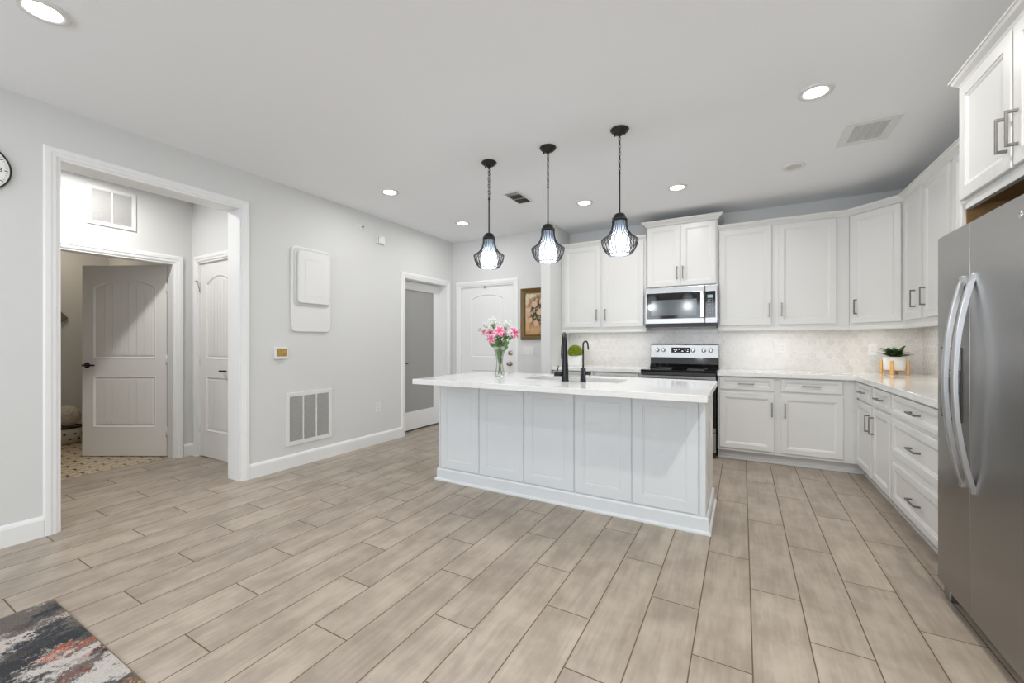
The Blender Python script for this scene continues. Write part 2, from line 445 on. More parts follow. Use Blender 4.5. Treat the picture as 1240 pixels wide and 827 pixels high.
# ------------------------------------------------------------------ room shell
WX = -3.84; WT = 0.19; FY = 5.05; KY = 5.44; RX = 1.54; BY = -3.6
b = BM(); box(b, -8.0, RX+.12, BY-.12, 6.2, -.10, 0); sobj('floor', b, 'floor')
b = BM(); box(b, -8.0, RX+.12, BY-.12, 6.2, H, H+.10); sobj('ceiling', b, 'ceil')
def wall(name, boxes, mat='wall'):
    b = BM()
    for q in boxes: box(b, *q)
    return sobj(name, b, mat)
x0, x1 = WX-WT, WX
wall('wall_left', [(x0, x1, BY, .892, 0, H), (x0, x1, .892, 2.01, 2.405, H), (x0, x1, 2.01, 4.01, 0, H), (x0, x1, 4.01, 4.905, 2.075, H), (x0, x1, 4.905, FY+.12, 0, H)])
wall('wall_far', [(x1, -3.712, FY, FY+.12, 0, H), (-3.712, -2.780, FY, FY+.12, 2.052, H), (-2.780, -2.234, FY, FY+.12, 0, H)])
wall('wall_pier', [(-2.234, -2.108, 4.76, KY+.12, 0, H)])
wall('wall_back', [(-2.108, RX+.12, KY, KY+.12, 0, H)])
wall('wall_right', [(RX, RX+.12, BY, KY, 0, H)])
# unseen living-room rear wall, its three windows guessed to carry the light
rb = []; xs = [(-3.45, -2.25), (-1.75, -.55), (-.15, 1.05)]; px = WX
for a, c in xs:
    rb.append((px, a, BY-.12, BY, 0, H)); rb.append((a, c, BY-.12, BY, 0, .5)); rb.append((a, c, BY-.12, BY, 2.4, H)); px = c
rb.append((px, RX, BY-.12, BY, 0, H)); wall('wall_rear', rb)
for i, (a, c) in enumerate(xs):
    b = BM()
    for q in ((a, a+.05, .5, 2.4), (c-.05, c, .5, 2.4), (a, c, .5, .55), (a, c, 2.35, 2.4), ((a+c)/2-.02, (a+c)/2+.02, .5, 2.4), (a, c, 1.43, 1.47)):
        box(b, q[0], q[1], BY-.08, BY-.04, q[2], q[3])
    sobj('window_%d' % (i+1), b, 'trim')
# hall beyond the wide opening, bathroom, closets
HX = -5.21; HY = 2.222
wall('wall_hall_back', [(HX-.12, HX, -1.2, 1.14, 0, H), (HX-.12, HX, 1.14, 2.062, 2.052, H), (HX-.12, HX, 2.062, HY+.12, 0, H)])
wall('wall_hall_side', [(HX, -5.09, HY, HY+.12, 0, H), (-5.09, -4.32, HY, HY+.12, 2.075, H), (-4.32, x0, HY, HY+.12, 0, H)])
wall('wall_hall_near', [(HX-.12, x0, -1.2, -1.08, 0, H)])
wall('wall_closet_back', [(HX, x0, 2.9, 3.0, 0, H)])
wall('wall_bathroom', [(-7.55, -7.43, -.2, 2.34, 0, H), (-7.43, HX-.12, 2.20, 2.32, 0, H), (-7.43, HX-.12, -.2, -.08, 0, H)])
wall('wall_pantry', [(-5.2, -5.1, 3.0, 6.1, 0, H), (-5.1, x0, 6.0, 6.1, 0, H), (x0, x1, FY+.12, 6.1, 0, H)])
wall('wall_entry_outer', [(x1, -2.2, 6.0, 6.1, 0, H)])
b = BM(); box(b, -7.43, -5.285, -.08, 2.20, 0, .004); sobj('floor_bathroom', b, 'bathtile')
# backsplash
b = BM(); box(b, -2.108, RX, KY-.010, KY, .90, 1.40); box(b, -1.02, -.22, KY-.010, KY, 1.40, 1.95)
sobj('wall_backsplash_back', b, 'hex')
b = BM(); box(b, RX-.010, RX, 2.824, KY-.010, .90, 1.40)
sobj('wall_backsplash_right', b, 'hex')

# baseboards
BP = [(0, 0), (.016, 0), (.016, .105), (.012, .118), (.006, .128), (0, .130)]
def base(name, path):
    b = BM(); sweep(b, path, BP); sobj(name, b, 'trim')
base('baseboard_left_near', [(WX, BY), (WX, .832)])
base('baseboard_left', [(WX, 2.07), (WX, 3.95)])
base('baseboard_far', [(-2.718, FY), (-2.234, FY)][0:1] + [(-2.234, FY), (-2.234, 4.76), (-2.108, 4.76), (-2.108, 4.80)])
base('baseboard_hall', [(HX, 2.14), (HX, HY), (-5.15, HY)])
base('baseboard_hall_near', [(HX, -1.0), (HX, 1.07)])
base('baseboard_rear', [(RX, BY), (WX, BY)])

# door casings (local frame: x along the wall, front facing -y)
CP = [(.0, 0.0), (.062, 0.0), (.062, .010), (.054, .018), (.030, .018), (.022, .013), (.008, .013), (.0, .009)]
def casing(name, loc, rz, w_, h_, depth, wd=.062, both=False):
    """opening of width w_ from x=0, height h_; jamb lining of the given depth"""
    t = struct(name, loc, rz); b = BM()
    prof = [(o*wd/.062, y) for o, y in CP]
    for side in ((0,) if not both else (0, 1)):
        pth = [(0, 0), (0, h_), (w_, h_), (w_, 0)]
        rings = []
        for i, (px_, pz_) in enumerate(pth):
            dx, dz = ((-1, 0), (-1, 1), (1, 1), (1, 0))[i]
            rings.append([b.verts.new((px_+dx*o, (-y if not side else depth+y), pz_+dz*o)) for o, y in prof])
        for r1, r2 in zip(rings, rings[1:]):
            for j in range(len(prof)): b.faces.new((r1[j], r2[j], r2[(j+1) % len(prof)], r1[(j+1) % len(prof)]))
        b.faces.new(rings[0]); b.faces.new(rings[-1])
    obj('casing', b, 'trim', t)
    b = BM(); box(b, -.004, .016, -.004, depth+.004, 0, h_+.004); box(b, w_-.016, w_+.004, -.004, depth+.004, 0, h_+.004)
    box(b, .016, w_-.016, -.004, depth+.004, h_-.016, h_+.004)
    obj('jamb', b, 'trim', t, bev=.002)
    return t
casing('trim_1', (WX, .892, 0), 90, 2.01-.892, 2.405, WT, both=True)
casing('trim_2', (WX, 4.01, 0), 90, .895, 2.075, WT, wd=.060)
casing('trim_3', (-3.712, FY, 0), 0, .932, 2.052, .12, wd=.066)
casing('trim_4', (HX, 1.14, 0), 90, .922, 2.052, .12, wd=.075)
casing('trim_5', (-5.09, HY, 0), 0, .77, 2.075, .12, wd=.062)

# ------------------------------------------------------------------ moulded interior doors
def arch(xa, xb, zs, rise, n=14):
    """points from xa to xb along a shallow arch springing at zs"""
    return [(xa+(xb-xa)*i/n, zs+rise*(1-(2*i/n-1)**2)) for i in range(n+1)]
def moulded_door(parent, w_, h_, planks=True, st=.115, rise=.085, m='door', mids=(.85, 1.03), bot=.24, top=.14, th=.035):
    """leaf from x=0..w_, z=0..h_, both faces moulded; front at y=0"""
    b = BM(); dep = .009
    xa, xb = st, w_-st; spring = h_-top-rise
    box(b, 0, w_, dep, th-dep, 0, h_)
    for (ya, yb) in ((0, dep), (th-dep, th)):
        box(b, 0, xa, ya, yb, 0, h_); box(b, xb, w_, ya, yb, 0, h_)
        box(b, xa, xb, ya, yb, 0, bot); box(b, xa, xb, ya, yb, mids[0], mids[1])
        prism(b, [(xa, h_)] + arch(xa, xb, spring, rise) + [(xb, h_)], ya, yb, 'y')
    lo = [(xa, bot), (xb, bot), (xb, mids[0]), (xa, mids[0])]
    up = [(xa, mids[1]), (xb, mids[1])] + arch(xa, xb, spring, rise)[::-1]
    for lp in (lo, up):
        P = [Vector(q) for q in lp]; n = len(P); rings = []
        for i in range(n):
            d1 = (P[i]-P[i-1]).normalized(); d2 = (P[(i+1) % n]-P[i]).normalized()
            n1 = Vector((-d1.y, d1.x)); n2 = Vector((-d2.y, d2.x)); mt = (n1+n2)/(1+n1.dot(n2))
            rings.append([b.verts.new((P[i].x+mt.x*o, y, P[i].y+mt.y*o)) for o, y in ((0, -.0005), (.004, -.003), (.010, -.001), (.022, dep-.001), (.022, dep+.001), (0, dep+.001))])
        for i in range(n):
            r1, r2 = rings[i], rings[(i+1) % n]
            for j in range(6): b.faces.new((r1[j], r2[j], r2[(j+1) % 6], r1[(j+1) % 6]))
    # raised field, in planks or plain
    ins = .038; fa, fb = xa+ins, xb-ins; k = 7 if planks else 1; pw = (fb-fa)/k
    for i in range(k):
        a0 = fa+pw*i+(.002 if planks else 0); a1 = fa+pw*(i+1)-(.002 if planks else 0)
        box(b, a0, a1, .003, dep+.001, bot+ins, mids[0]-ins)
        def zt(x): return spring-ins+rise*(1-(2*(x-xa)/(xb-xa)-1)**2)
        nn = 3 if planks else 14
        prism(b, [(a0, mids[1]+ins), (a1, mids[1]+ins)] + [(a1+(a0-a1)*j/nn, zt(a1+(a0-a1)*j/nn)) for j in range(nn+1)], .003, dep+.001, 'y')
    return obj('door_leaf', b, m, parent)
def hinge(parent, x, z, y=-.004):
    b = BM(); box(b, x-.010, x+.022, y, y+.006, z-.05, z+.05); lathe(b, [(.006, -.052), (.006, .052)], 10, (x-.002, y-.004, z))
    obj('hinge', b, 'plastic', parent)
def lever(parent, x, z, dirn, name='door_handle'):
    b = BM(); v = lathe(b, [(.0, 0), (.030, 0), (.030, .008), (.026, .011), (.010, .012), (.010, .050)], 24)
    bmesh.ops.transform(b, matrix=Matrix.Translation((x, 0, z)) @ Matrix.Rotation(PI/2, 4, 'X'), verts=v)
    tube(b, [(x, -.045, z), (x+dirn*.03, -.050, z), (x+dirn*.12, -.048, z)], .0085, 8)
    obj(name, b, 'black', parent)
# bathroom door, swung open into the bathroom
ang = math.degrees(math.atan2(1.573-2.055, -6.189+5.345))      # leaf direction from the hinge
d = struct('door_1', (-5.345, 2.045, .012), 0)
L = .905
d.rotation_euler = (0, 0, math.atan2(1.61-2.045, -6.14+5.345) + PI)
d.location = (-5.345 + L*math.cos(d.rotation_euler[2]+PI), 2.045 + L*math.sin(d.rotation_euler[2]+PI), .012)
moulded_door(d, L, 2.025, bot=.30)
lever(d, .055, .965, 1)
lb = BM(); v = lathe(lb, [(.0, 0), (.028, 0), (.028, .010)], 20); bmesh.ops.transform(lb, matrix=Matrix.Translation((.055, .035, .965)) @ Matrix.Rotation(-PI/2, 4, 'X'), verts=v)
tube(lb, [(.055, .04, .965), (.055, .085, .965), (.0, .088, .965), (-.03, .085, .965)], .008, 8); obj('door_handle', lb, 'black', d)
for z in (1.78, 1.02, .26): hinge(d, L+.004, z, -.002)
# hall closet door
d = struct('door_2', (-5.072, HY+.018, .012)); moulded_door(d, .735, 2.048, bot=.27)
b = BM(); box(b, .46, .58, -.045, -.030, .908, .925); box(b, .47, .485, -.035, 0, .910, .923); obj('door_handle', b, 'black', d)
for z in (1.80, 1.02, .30): hinge(d, -.004, z, -.004)
b = BM(); tube(b, [(-.05, -.02, 1.855), (-.03, -.035, 1.862), (.0, -.04, 1.860), (.018, -.03, 1.850)], .004, 6); tube(b, [(.0, -.03, 1.86), (.005, -.022, 1.80), (.02, -.02, 1.77), (.022, -.018, 1.74)], .003, 6)
obj('door_hook', b, 'nickel', d)
# entry door
d = struct('door_3', (-3.694, FY+.020, .012)); moulded_door(d, .896, 2.028, planks=False, st=.165, bot=.24, mids=(.81, .985), top=.115, rise=.06, m='trim')
for z, nm in ((1.057, 'deadbolt'), (.907, 'door_knob')):
    b = BM(); pr = [(0, 0), (.033, 0), (.033, .010), (.028, .014), (.0, .016)] if nm == 'deadbolt' else [(0, 0), (.033, 0), (.033, .008), (.012, .012), (.012, .035), (.026, .045), (.028, .060), (.018, .070), (0, .072)]
    v = lathe(b, pr, 24, cap=False); bmesh.ops.transform(b, matrix=Matrix.Translation((.84, 0, z)) @ Matrix.Rotation(PI/2, 4, 'X'), verts=v)
    obj(nm, b, 'brass', d)
b = BM(); box(b, .405, .430, -.025, .002, 2.0, 2.028); obj('latch', b, 'brass', d, bev=.003)
for z in (1.72, 1.0, .26): hinge(d, -.004, z, -.003)
b = BM(); v = lathe(b, [(0, 0), (.012, 0), (.010, .006), (0, .007)], 16, cap=False); bmesh.ops.transform(b, matrix=Matrix.Translation((.448, 0.002, 1.43)) @ Matrix.Rotation(PI/2, 4, 'X'), verts=v); obj('peephole', b, 'brass', d)
# frosted glass door, set back in its jamb
d = struct('door_4', (-3.975, 4.026, .018), 90)
W4 = .863
b = BM()
box(b, 0, .105, 0, .035, 0, 2.035); box(b, .735, W4, 0, .035, 0, 2.035); box(b, .105, .735, 0, .035, 0, .245); box(b, .105, .735, 0, .035, 1.925, 2.035)
obj('door_frame', b, 'trim', d, bev=.003)
b = BM(); box(b, .100, .740, .013, .021, .240, 1.930); obj('glass_pane', b, 'frost', d)
b = BM(); box(b, .03, .155, -.045, -.032, .908, .922); box(b, .04, .055, -.04, 0, .906, .924); obj('door_handle', b, 'black', d, bev=.002)

# ------------------------------------------------------------------ cabinet building blocks
DP = [(0, .003), (.003, 0), (.050, 0), (.053, .004), (.060, .005), (.070, .010)]
def panel(parent, name, x0, x1, z0, z1, yf, rail=.055, t=.020, mat='cab'):
    s = rail/.055
    pr = [(0, .003), (.003, 0), (rail-.005, 0), (rail-.002, .0035), (rail+.004, .0045), (rail+.014, .0095)]
    b = BM(); loops_panel(b, x0, x1, z0, z1, yf, t, pr); return obj(name, b, mat, parent)
def pull(parent, x, z, yf, vert, ln=.14):
    b = BM(); s = .0055; pj = .034
    if vert:
        box(b, x-s, x+s, yf-pj, yf-pj+.008, z-ln/2, z+ln/2)
        for q in (z-ln/2+s, z+ln/2-s): box(b, x-s, x+s, yf-pj+.004, yf+.001, q-s, q+s)
    else:
        box(b, x-ln/2, x+ln/2, yf-pj, yf-pj+.008, z-s, z+s)
        for q in (x-ln/2+s, x+ln/2-s): box(b, q-s, q+s, yf-pj+.004, yf+.001, z-s, z+s)
    return obj('pull_handle', b, 'nickel', parent, bev=.0012)
def door(parent, x0, x1, z0, z1, yf, hx=None, hz=None, mat='cab', rail=.055):
    d_ = panel(parent, 'door', x0, x1, z0, z1, yf, mat=mat, rail=rail)
    if hx is not None: pull(d_, hx, hz, yf, True)
    return d_
def drawer(parent, x0, x1, z0, z1, yf, ln=.14, rail=.034, hz=None):
    d_ = panel(parent, 'drawer', x0, x1, z0, z1, yf, rail=rail)
    pull(d_, (x0+x1)/2, hz if hz is not None else (z0+z1)/2, yf, False, ln); return d_
def carcass(parent, w_, dpt, z0, z1, name='carcass', mat='cab'):
    """box from x=0..w_, y=0 (face frame) .. dpt"""
    b = BM(); box(b, 0, w_, 0, dpt, z0, z1); return obj(name, b, mat, parent, bev=.0015)
def toekick(parent, w_, dpt):
    b = BM(); box(b, 0, w_, .065, dpt, 0, .10); box(b, 0, w_, .050, .066, 0, .020); return obj('toe_kick', b, 'toe', parent, bev=.004)
DT = .020
CROWN = [(0, 2.450), (.004, 2.450), (.010, 2.456), (.016, 2.470), (.034, 2.486), (.040, 2.498), (.046, 2.500), (.046, 2.510), (0, 2.510)]
def crown_prof(dz, sc=1.0): return [(-.006 if o == 0 else o*sc, z+dz) for o, z in CROWN]
RAILP = [(-.018, 1.342), (.012, 1.342), (.016, 1.350), (.012, 1.362), (.008, 1.376), (.0, 1.379), (-.018, 1.379)]

# --- wall cabinet left of the microwave
FU = 5.13; FB = 4.85
t = thing('wall_cabinet', 'white two-door wall cabinet left of the microwave, beside the wall end', 'cabinet', (-2.105, FU, 0))
WL = 1.098
carcass(t, WL, KY-.010-FU, 1.379, 2.465)
door(t, .044, .532, 1.412, 2.448, -DT, .490, 1.565)
door(t, .560, 1.068, 1.412, 2.448, -DT, .601, 1.565)
b = BM(); sweep(b, [(0, -.002), (WL, -.002)], crown_prof(0)); obj('crown_moulding', b, 'cab', t)
b = BM(); sweep(b, [(0, -.002), (WL, -.002)], RAILP); obj('light_rail', b, 'cab', t)
# --- tall short-door cabinet above the microwave
t = thing('wall_cabinet', 'white raised two-door cabinet directly above the microwave', 'cabinet', (-.992, 5.08, 0))
WM = .752
carcass(t, WM, KY-5.08, 1.855, 2.585)
door(t, .012, .368, 1.868, 2.570, -DT, .338, 2.018)
door(t, .378, .738, 1.868, 2.570, -DT, .400, 2.018)
b = BM(); sweep(b, [(0, KY-5.08), (0, -.002), (WM, -.002), (WM, KY-5.08)], [(o*1.25, z+.127) for o, z in [(-.005, 2.450)]+CROWN[1:-1]+[(-.005, 2.510)]]); obj('crown_moulding', b, 'cab', t)
# --- wall cabinet right of the microwave
t = thing('wall_cabinet', 'white two-door wall cabinet right of the microwave on the back wall', 'cabinet', (-.232, FU, 0))
WR = 1.145
carcass(t, WR, KY-.010-FU, 1.379, 2.465)
door(t, .012, .500, 1.405, 2.448, -DT, .479, 1.560)
door(t, .560, 1.042, 1.405, 2.448, -DT, .589, 1.560)
# --- diagonal corner cabinet
DXa, DYa, DXb, DYb = .915, FU, 1.24, FU-.325
t = thing('corner_cabinet', 'white diagonal one-door wall cabinet in the kitchen corner above the potted plant', 'cabinet', (DXa, DYa, 0), -45)
LD = .325*math.sqrt(2)
b = BM()
Mi = (Matrix.Translation((DXa, DYa, 0)) @ Matrix.Rotation(math.radians(-45), 4, 'Z')).inverted()
pts = [Mi @ Vector((x, y, 0)) for x, y in ((DXa, DYa), (DXb, DYb), (RX-.010, DYb), (RX-.010, KY-.010), (DXa, KY-.010))]
prism(b, [(p.x, p.y) for p in pts], 1.379, 2.465, 'z'); obj('carcass', b, 'cab', t, bev=.0015)
door(t, .035, LD-.022, 1.405, 2.440, -DT, .075, 1.560)
# --- right wall uppers (rotated -90: local x runs towards the camera)
t = thing('wall_cabinet', 'white two-door wall cabinet on the right wall next to the corner cabinet', 'cabinet', (1.24, DYb-.001, 0), -90)
carcass(t, .955, RX-.010-1.24, 1.379, 2.465)
door(t, .022, .418, 1.412, 2.445, -DT, .300, 1.575)
door(t, .470, .905, 1.412, 2.445, -DT, .400+.11, 1.575)
t = thing('wall_cabinet', 'white wall cabinet on the right wall half hidden behind the fridge cabinet', 'cabinet', (1.24, DYb-.957, 0), -90)
carcass(t, DYb-.957-2.825, RX-.010-1.24, 1.379, 2.465)
wd = DYb-.957-2.825
door(t, .03, wd/2-.012, 1.412, 2.445, -DT, wd/2-.05, 1.575)
door(t, wd/2+.012, wd-.03, 1.412, 2.445, -DT, wd/2+.05, 1.575)
# --- crown and light rail over that whole chain
chain = [(-.232, FU-.002), (DXa, FU-.002), (DXb-.002, DYb), (1.238, 2.826)]
b = BM(); sweep(b, chain, crown_prof(0)); tag(obj('crown_moulding', b, 'cab'), 'long white crown moulding bending along the wall cabinet tops right of the microwave', 'moulding')
b = BM(); sweep(b, chain, RAILP); tag(obj('light_rail', b, 'cab'), 'long white light rail under the wall cabinets, bending through the corner', 'moulding')
# --- cabinet above the fridge, with its tall side panel
FX = .92; FS = 2.82
t = thing('fridge_cabinet', 'white two-door cabinet high above the stainless fridge', 'cabinet', (FX+DT, FS, 0), -90)
carcass(t, .97, RX-FX-DT, 1.892, 2.465)
door(t, .008, .453, 1.905, 2.448, -DT, .424, 2.045, rail=.06)
door(t, .468, .955, 1.905, 2.448, -DT, .497, 2.045, rail=.06)
b = BM(); box(b, .022, .97, -.002, .022, 1.858, 1.892); obj('bottom_rail', b, 'cab', t, bev=.002)
b = BM(); box(b, .022, .97, .022, RX-FX-DT-.001, 1.880, 1.8915); obj('underside', b, 'wood', t)
b = BM(); box(b, .022, .97, RX-FX-DT-.012, RX-FX-DT-.001, 1.60, 1.880); obj('back_strip', b, 'wood', t)
b = BM(); sweep(b, [(0, .26), (0, -.002), (.97, -.002)], [(o*.9, z) for o, z in [(-.005, 2.450)]+CROWN[1:-1]+[(-.005, 2.510)]]); obj('crown_moulding', b, 'cab', t)
b = BM(); box(b, FX+.005, RX-.001, FS-.018, FS, 0, 1.890)
ep = obj('end_panel', b, 'cab', bev=.0015)
b = BM(); box(b, FX+.022, RX-.001, FS-.021, FS-.018, 0, 1.890); obj('inner_face', b, 'wood', ep)
tag(ep, 'tall white end panel standing between the fridge and the worktop', 'panel')

# --- base cabinets, back wall
t = thing('base_cabinet', 'white base cabinet left of the range, mostly hidden behind the island', 'cabinet', (-2.105, FB, 0))
carcass(t, 1.098, KY-.012-FB, .10, .872); toekick(t, 1.098, KY-.012-FB)
drawer(t, .04, .53, .735, .860, -DT); drawer(t, .565, 1.065, .735, .860, -DT)
door(t, .04, .53, .128, .705, -DT, .495, .552); door(t, .565, 1.065, .128, .705, -DT, .60, .552)
t = thing('base_cabinet', 'white base cabinet right of the range with two drawers over two doors', 'cabinet', (-.226, FB, 0))
WB = 1.150
carcass(t, WB, KY-.012-FB, .10, .872); toekick(t, WB+.068, .30)
drawer(t, .018, .502, .735, .862, -DT); drawer(t, .558, 1.040, .735, .862, -DT)
door(t, .018, .502, .130, .705, -DT, .482, .552); door(t, .558, 1.044, .130, .705, -DT, .590, .552)
# --- base cabinets, right wall
t = thing('base_cabinet', 'white corner base cabinet on the right wall with two narrow drawers over two doors', 'cabinet', (.928, 4.848, 0), -90)
carcass(t, 1.020, RX-.012-.928, .10, .872); b = BM(); box(b, -.055, 1.020, .065, .30, 0, .10); box(b, -.055, 1.020, .050, .066, 0, .020); obj('toe_kick', b, 'toe', t, bev=.004)
drawer(t, .022, .508, .718, .858, -DT); drawer(t, .565, .995, .718, .858, -DT)
door(t, .022, .508, .120, .700, -DT, .475, .556); door(t, .565, .995, .120, .700, -DT, .597, .556)
t = thing('drawer_cabinet', 'white three-drawer base cabinet between the corner doors and the fridge', 'cabinet', (.928, 3.826, 0), -90)
carcass(t, 1.002, RX-.012-.928, .10, .872); toekick(t, 1.002, .30)
drawer(t, .024, .950, .720, .858, -DT, ln=.15); drawer(t, .024, .950, .443, .694, -DT, ln=.15, rail=.05); drawer(t, .024, .950, .120, .390, -DT, ln=.15, rail=.05)
# --- worktops
def slab(pts, z0, z1, name, label, parent=None):
    b = BM(); prism(b, pts, z0, z1, 'z'); return tag(obj(name, b, 'quartz', bev=.003), label, 'worktop')
slab([(-2.107, 4.80), (-1.006, 4.80), (-1.006, KY-.011), (-2.107, KY-.011)], .8725, .915, 'worktop', 'white quartz worktop left of the range carrying the round topiary')
slab([(-.228, 4.80), (.896, 4.80), (.896, 2.822), (RX-.011, 2.822), (RX-.011, KY-.011), (-.228, KY-.011)], .8725, .915, 'worktop', 'white quartz L-shaped worktop running round the corner under the potted plant')

# ------------------------------------------------------------------ island
IX0, IX1, IY0, IY1 = -2.355, -.205, 2.905, 3.53
t = thing('kitchen_island', 'large white panelled kitchen island in the middle of the kitchen floor', 'kitchen island', (0, 0, 0))
b = BM(); box(b, IX0, IX1, IY0, IY1, 0, .50)
box(b, IX0, IX1, IY0, 2.935, .50, .878); box(b, IX0, IX1, 3.45, IY1, .50, .878); box(b, IX0, -1.66, 2.935, 3.45, .50, .878); box(b, -.72, IX1, 2.935, 3.45, .50, .878)
obj('body', b, 'isl', t, bev=.002)
seams = [-2.347, -1.932, -1.509, -1.088, -.666, -.242]
for a, c in zip(seams, seams[1:]):
    bb = BM(); rail = .070
    loops_panel(bb, a+.004, c-.004, .112, .868, 2.893, .012, [(0, .004), (.004, 0), (rail, 0), (rail+.003, .003), (rail+.008, .001), (rail+.012, .004)])
    obj('front_panel', bb, 'isl', t)
b = BM(); box(b, -.236, -.203, 2.892, 2.925, .10, .872); obj('corner_post', b, 'isl', t, bev=.002)
b = BM(); box(b, IX0-.004, IX0+.010, 2.894, 2.92, .10, .872); obj('corner_post', b, 'isl', t, bev=.002)
for (a, c) in ((2.932, 3.20), (3.22, 3.50)):
    bb = BM(); loops_panel(bb, a, c, .125, .868, 0, .010, [(0, .003), (.003, 0), (.055, 0), (.058, .003), (.066, .005)])
    bmesh.ops.transform(bb, matrix=Matrix(((0, -1, 0, IX1+.008), (1, 0, 0, 0), (0, 0, 1, 0), (0, 0, 0, 1))), verts=bb.verts)
    obj('end_panel', bb, 'cab', t)
b = BM(); sweep(b, [(IX1, IY1), (IX1, IY0), (IX0, IY0), (IX0, IY1)][::-1], [(-.002, 0), (.034, 0), (.034, .012), (.028, .020), (.020, .022), (.020, .094), (.014, .104), (-.002, .108)]); obj('base_moulding', b, 'isl', t)
for i in range(4):     # doors on the working side
    a = IX0+.03+i*.53
    bb = BM(); loops_panel(bb, a, a+.50, .12, .86, 0, .018, [(0, .003), (.003, 0), (.055, 0), (.068, .009)])
    bmesh.ops.transform(bb, matrix=Matrix(((-1, 0, 0, IX0+IX1), (0, -1, 0, IY1+.018), (0, 0, 1, 0), (0, 0, 0, 1))), verts=bb.verts)
    obj('door', bb, 'isl', t)
# island worktop with the sink cut-out
TX0, TX1, TY0, TY1 = -2.36, -.170, 2.555, 3.585
SX0, SX1, SY0, SY1 = -1.60, -.795, 3.035, 3.40
b = BM()
o_ = [(TX0, TY0), (TX1, TY0), (TX1, TY1), (TX0, TY1)]; i_ = rrect(SX1-SX0, SY1-SY0, .02, 4, (SX0+SX1)/2, (SY0+SY1)/2)
def ring_slab(b, outer, inner, z0, z1):
    """outer: 4 corners ccw; inner: rounded loop ccw starting in the +,+ corner, 5 points a corner"""
    n = len(inner); k = n//4
    for z in (z0, z1):
        ov = [b.verts.new((*p, z)) for p in outer]; iv = [b.verts.new((*p, z)) for p in inner]
        cor = [ov[2], ov[3], ov[0], ov[1]]
        for c_ in range(4):
            for j in range(k-1): b.faces.new((cor[c_], iv[c_*k+j], iv[c_*k+j+1]))
            b.faces.new((cor[c_], iv[c_*k+k-1], iv[(c_*k+k) % n], cor[(c_+1) % 4]))
        if z == z0: o0, i0 = ov, iv
        else: o1, i1 = ov, iv
    for a0, a1 in ((o0, o1), (i0, i1)):
        for j in range(len(a0)): b.faces.new((a0[j], a0[(j+1) % len(a0)], a1[(j+1) % len(a0)], a1[j]))
ring_slab(b, o_, i_, .8785, .920)
tag(obj('worktop', b, 'quartz', bev=.003), 'white quartz island worktop with a sink cut-out and seating overhang', 'worktop')
# sink
t = thing('sink', 'stainless double-bowl undermount sink sunk into the island worktop', 'sink', ((SX0+SX1)/2, (SY0+SY1)/2, .70))
hw, hh = (SX1-SX0)/2, (SY1-SY0)/2
for sx in (-1, 1):
    b = BM(); cx = sx*(hw/2+.002); wv = hw-.012
    top_ = rrect(wv, 2*hh+.004, .03, 4, cx, 0); bot_ = rrect(wv-.03, 2*hh-.03, .03, 4, cx, 0)
    rz_ = [[b.verts.new((*p, z)) for p in q] for q, z in ((top_, .177), (top_, .17), (bot_, .012), (bot_, .010))]
    for a, c in zip(rz_, rz_[1:]):
        for j in range(len(a)): b.faces.new((a[j], a[(j+1) % len(a)], c[(j+1) % len(a)], c[j]))
    b.faces.new(rz_[-1]); obj('bowl', b, 'steel', t)
    b = BM(); lathe(b, [(0, .0125), (.035, .0125), (.042, .0155), (.044, .0105)], 20, (cx, 0, 0), cap=False); obj('drain', b, 'chrome', t)
b = BM(); box(b, -.012, .012, -hh, hh, .02, .150); obj('divider', b, 'steel', t, bev=.004)
# main faucet
t = thing('kitchen_faucet', 'tall matte black pull-down faucet with side lever behind the island sink', 'faucet', (-1.198, 2.992, .920), 27)
b = BM(); lathe(b, [(.0, 0), (.030, 0), (.030, .006), (.027, .010), (.0265, .06), (.022, .15), (.017, .25), (.0145, .31)], 28, cap=False)
obj('body', b, 'black', t)
b = BM(); pts = [(0, 0, .29)] + [(0, .085-.085*math.cos(a), .315+.055*math.sin(a)*1.0) for a in [PI*i/16 for i in range(17)]]
pts += [(0, .172, .29), (0, .174, .27)]
tube(b, pts, .0135, 14); obj('spout', b, 'black', t)
b = BM(); lathe(b, [(0, .165), (.017, .165), (.019, .20), (.0175, .265), (.0145, .285)], 20, (0, .174, 0), cap=False); obj('spray_head', b, 'black', t)
b = BM(); tube(b, [(-.015, 0, .055), (-.085, -.01, .055)], [.0185, .0175], 18); tube(b, [(-.066, -.005, .06), (-.050, 0, .120)], [.0055, .004], 8)
obj('lever', b, 'black', t)
# filtered-water tap
t = thing('filter_faucet', 'slim matte black filtered-water tap right of the tall faucet', 'faucet', (-1.050, 2.985, .920))
b = BM(); lathe(b, [(0, 0), (.024, 0), (.024, .004), (.0215, .006), (.0205, .105), (.006, .108)], 24, cap=False); obj('body', b, 'black', t)
b = BM(); pts = [(0, 0, .10), (0, 0, .28)] + [(.010*(1-math.cos(a)), .026*(1-math.cos(a)), .28+.028*math.sin(a)) for a in [PI*i/10 for i in range(1, 11)]] + [(.022, .058, .245)]
tube(b, pts, .0062, 10); obj('spout', b, 'black', t)
b = BM(); tube(b, [(.015, 0, .068), (.058, 0, .068)], .013, 14); tube(b, [(.052, 0, .062), (.055, 0, .036)], [.005, .0045], 8); obj('handle', b, 'black', t)

